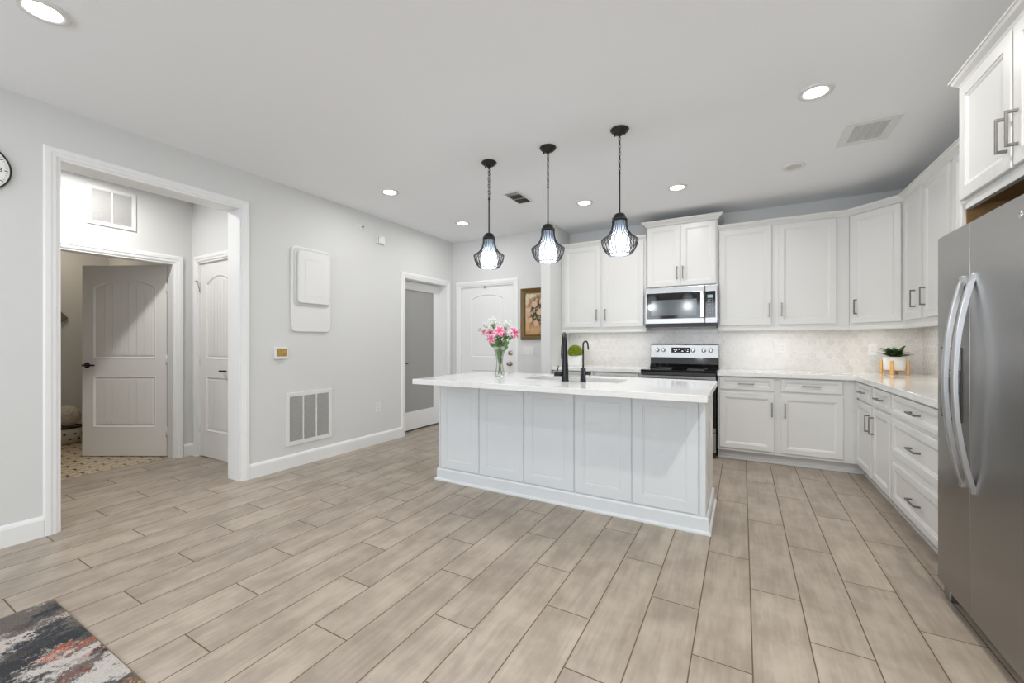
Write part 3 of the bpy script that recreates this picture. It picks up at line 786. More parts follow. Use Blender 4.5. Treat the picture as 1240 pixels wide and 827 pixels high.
# ------------------------------------------------------------------ range
SRX0, SRX1 = -1.001, -.237; SW = SRX1-SRX0
t = thing('range', 'stainless and black electric range against the tiled back wall', 'oven', (SRX0, 4.80, 0))
b = BM(); box(b, .004, SW-.004, .03, .62, .06, .895); obj('body', b, 'darkplastic', t)
b = BM(); box(b, 0, SW, -.012, .585, .893, .915); obj('cooktop', b, 'blackglass', t, bev=.004)
b = BM(); box(b, .002, SW-.002, -.010, .03, .862, .892); obj('trim_strip', b, 'darkplastic', t)
for cx, cy, r in ((.2, .15, .105), (.55, .15, .085), (.2, .42, .08), (.55, .42, .105)):
    b = BM(); torus(b, (cx, cy, .9153), r, .0008, n=40, k=4); obj('burner_ring', b, 'buttons', t)
b = BM(); box(b, .004, SW-.004, -.012, .03, .275, .858); dr = obj('oven_door', b, 'blackglass', t, bev=.004)
for z0_, z1_ in ((.775, .855), (.280, .320)):
    b = BM(); box(b, .004, SW-.004, -.0145, -.012, z0_, z1_); obj('door_band', b, 'steel', dr)
b = BM(); box(b, .02, SW-.02, -.062, -.040, .828, .852); box(b, .05, .075, -.045, -.012, .832, .848); box(b, SW-.075, SW-.05, -.045, -.012, .832, .848); obj('handle', b, 'steel', dr, bev=.006)
b = BM(); box(b, .004, SW-.004, -.012, .03, .065, .268); obj('storage_drawer', b, 'steel', t, bev=.004)
b = BM(); box(b, .01, SW-.01, .03, .06, 0, .06); obj('toe_base', b, 'darkplastic', t)
# backguard: sloped black lower part and stainless control panel
b = BM(); prism(b, [(.50, .915), (.545, .960), (.555, 1.035), (.62, 1.035), (.62, .915)], 0, SW, 'x'); obj('backguard', b, 'blackglass', t, bev=.004)
b = BM(); prism(b, [(.548, 1.034), (.562, 1.190), (.575, 1.196), (.625, 1.196), (.625, 1.034)], 0, SW, 'x'); cp = obj('control_panel', b, 'steel', t, bev=.003)
b = BM(); box(b, 0.004, SW-.004, .570, .626, 1.196, 1.202); obj('top_edge', b, 'darkplastic', cp)
tilt = Matrix.Rotation(math.radians(-5.1), 4, 'X')
b = BM(); v = box(b, .245, .455, -.003, .004, -.032, .032); bmesh.ops.transform(b, matrix=Matrix.Translation((0, .5545, 1.126)) @ tilt, verts=v); obj('display', b, 'blackglass', cp, bev=.001)
for x, z, w_ in ((.27, .008, .018), (.30, .0, .010), (.325, .01, .012), (.36, -.012, .02), (.395, .0, .010), (.425, .008, .012), (.28, -.014, .012), (.42, -.014, .016)):
    b = BM(); v = box(b, x, x+w_, -.0042, -.003, z-.003, z+.003); bmesh.ops.transform(b, matrix=Matrix.Translation((0, .5545, 1.126)) @ tilt, verts=v)
    obj('readout', b, 'digits', cp)
for x in (.080, .153, .487, .604, .681):
    b = BM(); v = lathe(b, [(0, 0), (.025, 0), (.025, .006), (.021, .008), (.019, .026), (.016, .029), (0, .029)], 24, cap=False); v += box(b, -.004, .004, -.018, .018, .024, .036)
    bmesh.ops.transform(b, matrix=Matrix.Translation((x, .5575, 1.124)) @ Matrix.Rotation(PI/2-math.radians(5.1), 4, 'X'), verts=v)
    obj('knob', b, 'chrome', cp)

# ------------------------------------------------------------------ microwave
MX0 = -1.004; MW = .768
t = thing('microwave', 'stainless over-the-range microwave hung under the raised cabinet', 'microwave', (MX0, 5.03, 1.395))
b = BM(); box(b, .003, MW-.003, .03, KY-5.03-.012, .0, .455); obj('body', b, 'darkplastic', t)
b = BM(); box(b, 0, .643, 0, .035, .038, .457); dr = obj('door', b, 'steel', t, bev=.005)
b = BM(); box(b, .016, .640, -.003, .002, .096, .394); wv = obj('door_glass', b, 'blackglass', dr, bev=.002)
b = BM(); box(b, .070, .560, -.0045, -.003, .132, .312); obj('window', b, 'mwglass', dr)
b = BM(); box(b, .598, .634, -.045, -.030, .098, .388); box(b, .604, .628, -.032, 0, .105, .120); box(b, .604, .628, -.032, 0, .366, .381); obj('handle', b, 'chrome', dr, bev=.006)
b = BM(); box(b, .645, MW, 0, .035, .038, .457); cpn = obj('control_panel', b, 'steel', t, bev=.004)
b = BM(); box(b, .649, .748, -.003, .002, .098, .390); kp = obj('keypad', b, 'blackglass', cpn, bev=.001)
b = BM(); box(b, .668, .722, -.0042, -.003, .315, .350); obj('display', b, 'lcd', kp)
b = BM()
for r in range(7):
    for c_ in range(3): box(b, .668+c_*.022, .680+c_*.022, -.0040, -.003, .290-r*.024, .298-r*.024)
obj('buttons', b, 'buttons', kp)
b = BM(); box(b, .0, MW, .012, .10, .0, .036); obj('vent_grille', b, 'darkplastic', t)
b = BM(); box(b, .02, MW-.02, .10, .36, -.004, .002); obj('underside', b, 'steel', t)

# ------------------------------------------------------------------ fridge
FXF = .83
t = thing('refrigerator', 'tall stainless side-by-side refrigerator at the right edge', 'refrigerator', (FXF, 2.770, 0), -90)
# local: x towards the camera, front facing -y (world -x), y=0 is the door face
FW = .91; SPL = .323
b = BM(); box(b, .012, FW-.012, .075, .69, .03, 1.715); obj('cabinet_body', b, 'darkplastic', t, bev=.004)
def fdoor(x0, x1, nm):
    b = BM(); n = 10; pts = []
    r = .012
    for i in range(n+1):
        u = i/n; x = x0+(x1-x0)*u; e = (2*u-1); pts.append((x, .003*e*e))
    pts += [(x1, .070), (x0, .070)]
    prism(b, pts, .075, 1.722, 'z')
    for f in b.faces:
        if abs(f.normal.z) < .5: f.smooth = False
    return obj(nm, b, 'fridge', t, bev=.001)
fz = fdoor(0, SPL-.002, 'freezer_door'); fr_ = fdoor(SPL+.002, FW, 'fridge_door')
def fhandle(par, x):
    b = BM(); n = 24; w2 = .0145; rings = []
    for i in range(n+1):
        u = i/n; z = .600+.905*u; o = .062*math.sin(PI*u)**.8 + .004
        th = .016
        rings.append([b.verts.new(q) for q in ((x-w2, -o+th, z), (x-w2, -o+.004, z), (x-w2+.004, -o, z), (x+w2-.004, -o, z), (x+w2, -o+.004, z), (x+w2, -o+th, z))])
    for a, c in zip(rings, rings[1:]):
        for j in range(6): b.faces.new((a[j], a[(j+1) % 6], c[(j+1) % 6], c[j])).smooth = (j in (1, 2, 3))
    b.faces.new(rings[0]); b.faces.new(rings[-1])
    for z in (.606, 1.49): box(b, x-.012, x+.012, -.010, .012, z-.008, z+.012)
    obj('door_handle', b, 'handle', par)
b = BM(); box(b, SPL-.004, SPL+.004, .006, .074, .080, 1.718); obj('door_gasket', b, 'gasket', t)
fhandle(fz, SPL-.052); fhandle(fr_, SPL+.040)
b = BM(); box(b, .045, .260, -.0025, .012, .868, 1.198); dp = obj('dispenser', b, 'darkplastic', fz, bev=.004)
b = BM(); box(b, .050, .255, -.0045, .0, 1.095, 1.192); obj('control_panel', b, 'steel', dp, bev=.002)
b = BM(); box(b, .052, .253, -.0042, .0, .878, 1.090); obj('cavity', b, 'blackglass', dp)
b = BM(); box(b, .12, .185, -.012, -.003, .99, 1.06); obj('paddle', b, 'darkplastic', dp, bev=.003)
b = BM(); v = lathe(b, [(0, 0), (.014, 0), (.014, .002), (0, .002)], 20, cap=False); bmesh.ops.transform(b, matrix=Matrix.Translation((SPL+.37, .001, 1.655)) @ Matrix.Rotation(PI/2, 4, 'X'), verts=v); obj('badge', b, 'chrome', fr_)
b = BM(); box(b, .02, FW-.02, .055, .09, .015, .070); obj('base_grille', b, 'gasket', t)
b = BM(); box(b, .015, .075, .020, .075, .0, .052); box(b, .020, .07, .05, .075, .03, .07); obj('foot', b, 'steel', t, bev=.006)
b = BM(); box(b, FW-.075, FW-.015, .020, .075, .0, .052); obj('foot', b, 'steel', t, bev=.006)
for x in (.02, FW-.08):
    b = BM(); box(b, x, x+.06, .03, .12, 1.715, 1.735); obj('hinge_cap', b, 'darkplastic', t, bev=.004)

# ------------------------------------------------------------------ pendants
def make_pendant(x, y, label):
    t = thing('pendant_lamp', label, 'pendant lamp', (x, y, H), 0, 'wire-shade pendants in a row over the island')
    b = BM(); lathe(b, [(0, -.001), (.062, -.001), (.065, -.006), (.060, -.014), (.040, -.030), (.016, -.036), (.012, -.045), (0, -.046)], 32, cap=False); cn = obj('canopy', b, 'bronze', t)
    for s in (-1, 1):
        b = BM(); lathe(b, [(0, -.045), (.006, -.043), (.006, -.022)], 10, (s*.035, 0, 0), cap=False)
        obj('screw_cap', b, 'bronze', cn)
    b = BM(); z = -.050
    torus(b, (0, 0, z), .008, .0022, 'x', 16, 6)
    for i in range(9):
        torus(b, (0, 0, z-.018-i*.0265), .0155, .0024, 'x' if i % 2 else 'y', 20, 6, sx=1.0 if i % 2 else .55)
    z2 = z-.018-8*.0265-.018; torus(b, (0, 0, z2), .009, .0025, 'x', 16, 6)
    tube(b, [(.003, 0, -.045), (-.003, .003, -.15), (.002, 0, z2)], .0018, 6)
    obj('chain', b, 'bronze', t)
    b = BM(); tube(b, [(0, 0, z2-.008), (0, 0, -.605)], .0058, 12); lathe(b, [(0, z2-.018), (.0085, z2-.016), (.0085, z2-.006), (0, z2-.004)], 12, cap=False); obj('rod', b, 'bronze', t)
    b = BM(); lathe(b, [(0, -.590), (.010, -.592), (.030, -.600), (.042, -.612), (.042, -.622), (.052, -.628), (.053, -.650), (.046, -.652), (0, -.652)], 32, cap=False); obj('cap', b, 'bronze', t)
    # glass liner, milky, lit from within
    b = BM(); lathe(b, [(.043, -.648), (.046, -.70), (.055, -.745), (.066, -.79), (.069, -.83), (.067, -.872), (.061, -.885), (0, -.886)], 32, cap=False)
    obj('glass_liner', b, 'bulb', t)
    b = BM()
    prof = [(.050, -.640), (.051, -.680), (.060, -.718), (.082, -.752), (.112, -.775), (.127, -.785), (.125, -.800), (.117, -.830), (.101, -.862), (.078, -.886)]
    for k in range(28):
        a = 2*PI*k/28; tube(b, [(r*math.cos(a), r*math.sin(a), z) for r, z in prof], .0030, 5)
    torus(b, (0, 0, -.887), .078, .0032, 'z', 40, 6); torus(b, (0, 0, -.642), .050, .003, 'z', 32, 6)
    obj('wire_shade', b, 'wire', t)
    return t
pd = make_pendant(-1.855, 2.93, 'leftmost of the three pendants, black chain and wire shade, nearest the flower vase')
for x, lb in ((-1.315, 'middle of the three wire-shade pendants hanging over the island sink'), (-.760, 'rightmost of the three wire-shade pendants, nearest the microwave')):
    c = copy_tree(pd); c.location = (x, 2.93, H); c['label'] = lb
for x in (-1.855, -1.315, -.760):
    l = bpy.data.lights.new('pendant_light', 'POINT'); l.energy = 5.0; l.shadow_soft_size = .05; l.color = (.92, .96, 1.0)
    o = bpy.data.objects.new('pendant_light', l); C.objects.link(o); o.location = (x, 2.93, H-.925)

# ------------------------------------------------------------------ recessed ceiling lights
def make_can(x, y, label, lit=True, r=.092):
    t = thing('ceiling_downlight', label, 'ceiling light', (x, y, H), 0, 'recessed downlights in the ceiling' if lit else None)
    b = BM(); lathe(b, [(r*.66, -.006), (r*.70, -.010), (r*.95, -.009), (r, -.002), (r, .0)], 40, cap=False); obj('trim_ring', b, 'plastic', t)
    b = BM(); lathe(b, [(0, -.0065), (r*.68, -.0065)], 40, cap=False); obj('lens', b, 'lens' if lit else 'offlens', t)
    return t
cans = [(-3.088, 3.02, 'lit round downlight in the ceiling beside the left wall, above the breaker panel'),
        (-3.090, 4.26, 'lit round downlight in the ceiling nearest the entry door'),
        (-1.487, 4.272, 'lit round downlight in the ceiling between the middle and right pendants'),
        (-.553, 4.29, 'lit round downlight in the ceiling in front of the raised microwave cabinet'),
        (.385, 3.06, 'lit round downlight in the ceiling beside the square air vent'),
        (-2.775, .60, 'large-looking lit downlight at the top left corner of the photo')]
for i, (x, y, lb) in enumerate(cans):
    if i == 0: c0 = c = make_can(x, y, lb)
    else: c = copy_tree(c0); c.location = (x, y, H); c['label'] = lb
make_can(.385, 4.275, 'unlit small white disc fixture in the ceiling nearest the corner cabinets', False, .088)
for x, y in [(q[0], q[1]) for q in cans] + [(-1.3, .6), (.75, 1.45), (-2.8, -1.6), (-1.0, -1.6), (.6, -1.6)]:
    if (x, y) not in [(q[0], q[1]) for q in cans]:
        c = copy_tree(c0); c.location = (x, y, H); c['label'] = 'lit round downlight in the living room ceiling outside the photo'  # unseen fixtures added to light the room and the aisle
    pw, co = RIGHT_FILL if (x > .7 and y > 1 and y < 2) else (7.0, KITCHEN_CAN[1]) if (x, y) == (.385, 3.06) else KITCHEN_CAN if y > 2 else ((2.5, KITCHEN_CAN[1]) if (x, y) == (-2.775, .60) else (4.5, LIVING_FILL[1]) if x < -2.5 else LIVING_FILL)
    area('downlight_beam', (x, y, H-.012), (0, 0, 0), .12, .12, pw, co, shape='DISK')
c = copy_tree(c0); c.location = (-4.72, 1.25, H); c['label'] = 'lit round downlight in the hall ceiling beyond the wide opening'
area('hall_light', (-4.72, 1.25, H-.012), (0, 0, 0), .14, .14, HALL_POWER, (1, .975, .95), shape='DISK')
area('bathroom_light', (-6.9, 1.45, H-.03), (0, 0, 0), .3, .3, BATH_POWER, (1, .86, .68), shape='DISK')

# under-cabinet LED bars
def led(name, lb, x0, x1, y0, y1, power, col=None):
    b = BM(); box(b, x0, x1, y0, y1, 1.368, 1.3785); o = obj('light_bar', b, 'plastic'); tag(o, lb, 'light', None)
    w_, d_ = x1-x0, y1-y0
    area('under_cabinet_light', ((x0+x1)/2, (y0+y1)/2, 1.366), (0, 0, 0), w_*.96, max(d_*.6, .012), power, col or UNDER)
led('a', 'slim light bar under the wall cabinet left of the microwave', -1.98, -1.12, 5.20, 5.23, 0.9)
led('b', 'slim light bar under the wall cabinet right of the microwave', -.16, .72, 5.20, 5.23, 0.9)
led('c', 'short light bar under the corner cabinet', 1.02, 1.30, 5.14, 5.17, 0.8)
led('d', 'slim light bar under the wall cabinets on the right wall', 1.34, 1.37, 3.9, 4.7, 1.3, UNDER_CORNER)

# ------------------------------------------------------------------ vents, switches, small wall items
def vent(t, w_, h_, groups, border=.03, slats=22, dep=.012, mat='plastic', slat_mat='louver', ang=35, gap=.012):
    """front facing -y, centred on x, z from 0..h_"""
    b = BM(); x0, x1 = -w_/2, w_/2
    box(b, x0, x0+border, -dep, 0, 0, h_); box(b, x1-border, x1, -dep, 0, 0, h_); box(b, x0+border, x1-border, -dep, 0, 0, border); box(b, x0+border, x1-border, -dep, 0, h_-border, h_)
    iw = w_-2*border
    for g_ in range(1, groups):
        x = x0+border+iw*g_/groups; box(b, x-gap/2, x+gap/2, -dep, 0, border, h_-border)
    obj('frame', b, mat, t, bev=.002)
    b = BM(); box(b, x0+border, x1-border, -.0015, -.0005, border, h_-border); obj('backing', b, 'ventdark', t)
    b = BM(); ih = h_-2*border
    for s in range(slats):
        z = border+ih*(s+.5)/slats; v = box(b, x0+border, x1-border, -.0008, .0008, -ih/slats*.55, ih/slats*.55)
        bmesh.ops.transform(b, matrix=Matrix.Translation((0, -dep*.5, z)) @ Matrix.Rotation(math.radians(ang), 4, 'X'), verts=v)
    o = obj('louvres', b, slat_mat, t)
t = thing('return_vent', 'large white return-air grille low on the left wall', 'vent', (WX, (2.407+2.917)/2, .212), 90)
vent(t, .51, .516, 3, border=.038, slats=34)
t = thing('wall_vent', 'white two-section air grille high on the hall wall above the open door', 'vent', (HX, 1.569, 2.308), 90)
vent(t, .35, .357, 2, border=.032, slats=24)
t = thing('ceiling_vent', 'white four-section air vent in the ceiling beside the downlight near the fridge', 'vent', (.782, 4.01, H-.0005), 0, rot=(PI/2, 0, 0))
vent(t, .30, .39, 4, border=.055, slats=40, dep=.008, ang=15, gap=.005)
t = thing('ceiling_register', 'small white supply register in the ceiling between the pendants', 'vent', (-2.035, 3.96, H-.0005), 0, rot=(PI/2, 0, 0))
vent(t, .175, .36, 1, border=.02, slats=9, dep=.010, slat_mat='ventdark', ang=50)
b = BM(); box(b, -.07, .07, -.011, -.001, .14, .155); box(b, -.07, .07, -.011, -.001, .27, .345); obj('divider_bars', b, 'plastic', t)

t = thing('breaker_panel', 'white electrical breaker panel cover set in the left wall', 'electrical panel', (WX, (2.453+2.896)/2, 0), 90)
b = BM(); prism(b, rrect(.443, .845, .055, 8, 0, 1.747), -.022, 0, 'y'); obj('cover', b, 'plastic', t, bev=.008, seg=3)
b = BM(); prism(b, rrect(.395, .565, .040, 8, 0.002, 1.868), -.030, -.018, 'y'); obj('recess_rim', b, 'louver', t)
b = BM(); prism(b, rrect(.350, .520, .030, 8, .010, 1.868), -.052, -.028, 'y'); pdn = obj('panel_door', b, 'plastic', t, bev=.006)
b = BM(); P1 = rrect(.215, .355, .022, 6, .012, 1.868)
tube(b, [(p[0], -.052, p[1]) for p in P1+P1[:1]], .0022, 6); obj('embossed_border', b, 'plastic', pdn)
for x, z in ((-.185, 1.65), (.205, 1.66)):
    b = BM(); v = lathe(b, [(0, 0), (.007, 0), (.006, .003), (0, .004)], 12, cap=False); bmesh.ops.transform(b, matrix=Matrix.Translation((x, -.022, z)) @ Matrix.Rotation(PI/2, 4, 'X'), verts=v); obj('screw', b, 'ventdark', t)
t = thing('thermostat', 'small square white thermostat with amber screen on the left wall', 'thermostat', (WX, 2.357, 1.118), 90)
b = BM(); prism(b, rrect(.128, .112, .012, 5), -.024, 0, 'y'); obj('housing', b, 'plastic', t, bev=.003)
b = BM(); box(b, -.046, .050, -.026, -.023, -.032, .042); obj('screen', b, 'screen', t)
t = thing('alarm_chime', 'small white box detector high on the left wall', 'detector', (WX, 3.592, 2.458), 90)
b = BM(); box(b, -.058, .058, -.030, 0, -.048, .048); obj('housing', b, 'plastic', t, bev=.004)
b = BM(); box(b, -.050, -.042, -.0315, -.029, -.04, .04); box(b, -.022, -.012, -.0315, -.029, .030, .038); box(b, -.02, -.012, -.0315, -.029, -.044, -.036); box(b, .022, .03, -.0315, -.029, -.044, -.036); obj('slots', b, 'ventdark', t)
t = thing('sprinkler_head', 'small white sidewall sprinkler high on the left wall', 'sprinkler', (WX, 3.308, 2.548), 90)
b = BM(); v = lathe(b, [(0, 0), (.036, 0), (.034, .006), (.018, .009), (.008, .010), (.008, .03), (0, .031)], 24, cap=False); bmesh.ops.transform(b, matrix=Matrix.Rotation(PI/2, 4, 'X'), verts=v); obj('escutcheon', b, 'plastic', t)
b = BM(); box(b, -.012, .012, -.045, -.030, -.003, .003); box(b, -.003, .003, -.040, -.028, -.012, .012); obj('deflector', b, 'nickel', t)
def outlet(loc, rz, label, gangs=1, kind='outlet', parent_mat='plastic'):
    t = thing('wall_outlet' if kind == 'outlet' else 'light_switch', label, 'outlet' if kind == 'outlet' else 'light switch', loc, rz)
    w_ = .072 + .046*(gangs-1)
    b = BM(); prism(b, rrect(w_, .118, .006, 3), -.006, 0, 'y'); obj('cover_plate', b, parent_mat, t, bev=.0015)
    for g_ in range(gangs):
        cx = (g_-(gangs-1)/2)*.046
        if kind == 'switch' or (gangs > 1 and g_ == 0):
            b = BM(); box(b, cx-.0165, cx+.0165, -.009, -.005, -.033, .033); obj('rocker', b, parent_mat, t, bev=.002)
        else:
            b = BM(); box(b, cx-.0165, cx+.0165, -.0075, -.005, -.033, .033); s_ = obj('socket', b, parent_mat, t, bev=.001)
            b = BM()
            for z in (-.018, .018):
                for dx in (-.006, .006): box(b, cx+dx-.0012, cx+dx+.0012, -.0080, -.0073, z-.005, z+.005)
            obj('slots', b, 'ventdark', s_)
outlet((WX, 3.565, .442), 90, 'white wall outlet low on the left wall right of the grille')
outlet((-2.558, FY, 1.105), 0, 'white triple light switch under the framed painting', 3, 'switch')
outlet((-1.800, KY-.010, 1.175), 0, 'white outlet on the backsplash right of the black faucets')
outlet((.364, KY-.010, 1.158), 0, 'white double-gang outlet on the backsplash right of the range', 2)
outlet((1.152, KY-.010, 1.150), 0, 'white outlet on the backsplash left of the potted plant')
outlet((RX-.010, 4.95, 1.17), -90, 'white outlet on the right-hand backsplash beside the corner')
outlet((IX1+.009, 3.232, .62), 90, 'white outlet on the narrow right end of the island')

# wall clock
t = thing('wall_clock', 'round black-rimmed wall clock cut off by the left edge', 'clock', (WX, .553, 2.238), 90)
b = BM()
def yl(b, prof, n=64):
    v = lathe(b, prof, n, cap=False); bmesh.ops.transform(b, matrix=Matrix.Rotation(PI/2, 4, 'X'), verts=v)
yl(b, [(.141, .008), (.141, .018), (.143, .021), (.147, .021), (.149, .018), (.149, 0), (0, 0)]); obj('rim', b, 'black', t)
b = BM(); yl(b, [(0, .0125), (.142, .0125)]); fc = obj('face', b, 'clockface', t)
b = BM()
for i in range(60):
    a = 2*PI*i/60; big = i % 5 == 0; l_ = .014 if big else .008; w_ = .0022 if big else .0009
    v = box(b, -w_, w_, -.0135, -.0125, .134-l_, .134)
    bmesh.ops.transform(b, matrix=Matrix.Rotation(a, 4, 'Y'), verts=v)
obj('minute_marks', b, 'ink', fc)
for i in range(1, 13):
    cu = bpy.data.curves.new('numeral', 'FONT'); cu.body = str(i); cu.size = .036; cu.align_x = 'CENTER'; cu.align_y = 'CENTER'; cu.extrude = .0003
    tmp = bpy.data.objects.new('tmp', cu); me = bpy.data.meshes.new_from_object(tmp); bpy.data.objects.remove(tmp)
    me.materials.clear(); me.materials.append(M['ink'])
    o = bpy.data.objects.new('numeral', me); C.objects.link(o); o.parent = fc
    a = PI/2-2*PI*i/12; o.location = (.104*math.cos(a), -.0132, .104*math.sin(a)); o.rotation_euler = (PI/2, 0, 0)
for l_, w_, a, nm in ((.065, .0035, 305, 'hour_hand'), (.10, .0025, 55, 'minute_hand')):
    b = BM(); v = box(b, -w_, w_, -.0165, -.0150, -.015, l_); bmesh.ops.transform(b, matrix=Matrix.Rotation(math.radians(a), 4, 'Y'), verts=v); obj(nm, b, 'ink', t)

# framed painting
t = thing('framed_painting', 'floral painting in a dark gold frame on the far wall beside the entry door', 'painting', (-2.463, FY, 1.605), 0)
hw, hh = .207, .352
b = BM()
pr = [(0, 0), (0, -.022), (.012, -.030), (.030, -.024), (.055, -.016), (.068, -.018), (.072, -.010), (.072, 0)]
rings = []
for sx, sz in ((-1, -1), (1, -1), (1, 1), (-1, 1)): rings.append([b.verts.new((sx*(hw-o), y, sz*(hh-o))) for o, y in pr])
for i in range(4):
    for j in range(len(pr)-1): b.faces.new((rings[i][j], rings[(i+1) % 4][j], rings[(i+1) % 4][j+1], rings[i][j+1]))
obj('frame', b, 'gold_frame', t)
b = BM(); box(b, -hw+.068, hw-.068, -.010, -.001, -hh+.068, hh-.068); obj('canvas', b, 'painting', t)

# ------------------------------------------------------------------ vase of flowers
VX, VY, VZ = -1.868, 3.125, .9205
t = thing('glass_vase', 'clear flared glass vase of flowers standing on the island worktop', 'vase', (VX, VY, VZ))
b = BM(); lathe(b, [(0, .0), (.040, .0), (.046, .006), (.046, .030), (.034, .075), (.028, .120), (.033, .170), (.047, .225), (.062, .262), (.0605, .263), (.045, .226), (.031, .170), (.0255, .120), (.031, .076), (.042, .032), (.040, .012), (0, .010)], 40, cap=False)
obj('glass', b, 'glass', t)
R3 = Vector((math.cos(math.radians(29.15)), math.sin(math.radians(29.15)), 0)); F3 = Vector((-R3.y, R3.x, 0))
def petal(b, cl, base_, dirv, up, ln, wd_, curl, white):
    """a petal arching from base_ along dirv, bending towards up then curling back"""
    n = 8; side = dirv.cross(up).normalized(); prev = None
    for i in range(n+1):
        u = i/n; wv_ = wd_*math.sin(PI*min(1, .12+.88*u))**.7*(1-.1*u)
        out = dirv*(ln*u*(1-.15*u)) + up*(ln*(curl[0]*u - curl[1]*u*u))
        c_ = base_+out
        row = [b.verts.new(c_-side*wv_+up*.15*wv_), b.verts.new(c_-side*wv_*.5), b.verts.new(c_), b.verts.new(c_+side*wv_*.5), b.verts.new(c_+side*wv_+up*.15*wv_)]
        if prev:
            for j in range(4):
                f = b.faces.new((prev[j], prev[j+1], row[j+1], row[j])); f.smooth = True
                for lp in f.loops:
                    k_ = row.index(lp.vert) if lp.vert in row else prev.index(lp.vert)
                    uu = u if lp.vert in row else (i-1)/n
                    e = abs(k_-2)/2; wv2 = min(1, max(e**1.3*1.1, (uu-.62)*2.6)) * white
                    lp[cl] = (max(0, min(1, wv2)), 0, 0, 1)
        prev = row
def lily(dx, dz, dy, face, size, label, bend=0.0, tint=1.0):
    base_ = Vector((VX, VY, VZ)) + R3*dx + F3*dy + Vector((0, 0, dz))
    t = thing('lily', label, 'flower', tuple(Vector((VX, VY, VZ+.015))), 0, 'pink lilies in the glass vase')
    o0 = base_-Vector((VX, VY, VZ+.015))
    face = (R3*face[0] + F3*face[1] + Vector((0, 0, face[2]))).normalized(); size *= 1.12
    a1 = face.orthogonal().normalized(); a2 = face.cross(a1)
    b = BM(); cl = b.loops.layers.color.new('tint')
    for k in range(6):
        a = 2*PI*k/6+.3; dv = (a1*math.cos(a)+a2*math.sin(a)); inner = k % 2
        petal(b, cl, o0-face*.015, (dv*.8+face*.35).normalized(), face, size*(1.0 if inner else 1.06), size*(.26 if inner else .17), (.35, .75), tint)
    obj('petals', b, 'petal', t)
    b = BM()
    for k in range(6):
        a = 2*PI*k/6; dv = (a1*math.cos(a)+a2*math.sin(a)); p2 = o0+face*.045*size/.06+dv*.014
        tube(b, [o0-face*.01, p2], .0009, 5); tube(b, [p2-dv.cross(face)*.005, p2+dv.cross(face)*.005], .0022, 5)
    obj('stamens', b, 'anther', t)
    b = BM(); s0 = Vector((random.uniform(-.018, .018), random.uniform(-.018, .018), 0)); nk = Vector((random.uniform(-.008, .008), random.uniform(-.008, .008), .115)); rimp = (R3*dx*.28+F3*dy*.2+Vector((0, 0, .24)))
    pts = []
    ctl = [s0, nk, rimp, o0-face*.015]
    for q in range(13):
        u = q/12*3; i = min(2, int(u)); f_ = u-i; pts.append(ctl[i].lerp(ctl[i+1], f_))
    for _ in range(2): pts = [pts[0]]+[(pts[i-1]+pts[i]*2+pts[i+1])/4 for i in range(1, len(pts)-1)]+[pts[-1]]
    tube(b, pts, .0026, 6); obj('stem', b, 'stem', t)
    b = BM()
    for q, sd in ((3, 1), (4, -1), (5, 1), (6, -1), (7, 1), (8, -1), (8, 1), (9, -1), (10, 1)):
        pt = pts[q]; ln = random.uniform(.06, .095); out = (R3*sd*random.uniform(.25, .7) + F3*random.uniform(-.5, .5) + Vector((0, 0, .9))).normalized()
        if pt.z < .2: out = Vector((out.x*.25, out.y*.25, 1)).normalized()
        sdv = out.cross(F3).normalized(); prev = None; droop = (0 if pt.z < .2 else .25)
        for i in range(7):
            u = i/6; w_ = (.011 if pt.z < .2 else .0165)*math.sin(PI*min(1, .1+.9*u))**.8; c_ = pt+out*ln*u+Vector((0, 0, -ln*droop*u*u))
            row = [b.verts.new(c_-sdv*w_), b.verts.new(c_+F3*.002), b.verts.new(c_+sdv*w_)]
            if prev:
                for j in range(2): b.faces.new((prev[j], prev[j+1], row[j+1], row[j])).smooth = True
            prev = row
    obj('leaves', b, random.choice(('leaf', 'leaf2')), t)
lily(-.145, .395, .0, (-.75, -.45, .35), .048, 'small pink lily leaning out furthest left in the vase')
lily(-.085, .385, .03, (-.1, -.9, .5), .050, 'pink lily with orange centre second from the left', tint=.9)
lily(-.075, .330, -.05, (-.3, -.85, -.1), .056, 'lowest pale mauve-pink lily left of the vase rim', tint=1.15)
lily(.000, .398, -.03, (.05, -.95, .25), .062, 'large open pink lily at the centre of the bouquet', tint=.85)
lily(.135, .385, .0, (.75, -.65, .3), .070, 'pink lily spreading furthest right in the bouquet', tint=.75)
lily(.045, .375, .06, (.2, .6, .7), .050, 'pink lily at the back of the bouquet right of centre')
def gyp(dx, dz, dy, label, n=46, sp=.06):
    t = thing('babys_breath', label, 'flower', (VX, VY, VZ+.015), 0, 'white filler sprays in the vase')
    top_ = R3*dx+F3*dy+Vector((0, 0, dz)); b = BM(); tips = []
    tube(b, [Vector((0, 0, .0)), Vector((0, 0, .12)), R3*dx*.3+Vector((0, 0, .24)), top_*.8+Vector((0, 0, .05))], .0012, 5)
    for i in range(n):
        d_ = Vector((random.gauss(0, 1), random.gauss(0, 1), random.gauss(.3, 1))).normalized()*sp*random.uniform(.4, 1.05); q = top_+d_; tips.append(q)
        tube(b, [top_*.85+Vector((0, 0, .035)), q], .0005, 3)
    obj('stems', b, 'stem', t)
    b = BM()
    for q in tips: bmesh.ops.create_icosphere(b, subdivisions=1, radius=random.uniform(.0028, .0048), matrix=Matrix.Translation(q))
    obj('blossoms', b, 'white_bloom', t)
gyp(-.060, .440, .02, 'white spray of tiny blossoms at the upper left of the bouquet', 110, .07)
gyp(.060, .430, .03, 'white spray of tiny blossoms at the upper right of the bouquet', 90, .06)
gyp(-.15, .445, -.01, 'wisp of tiny blossoms sticking out left above the small lily', 9, .022)
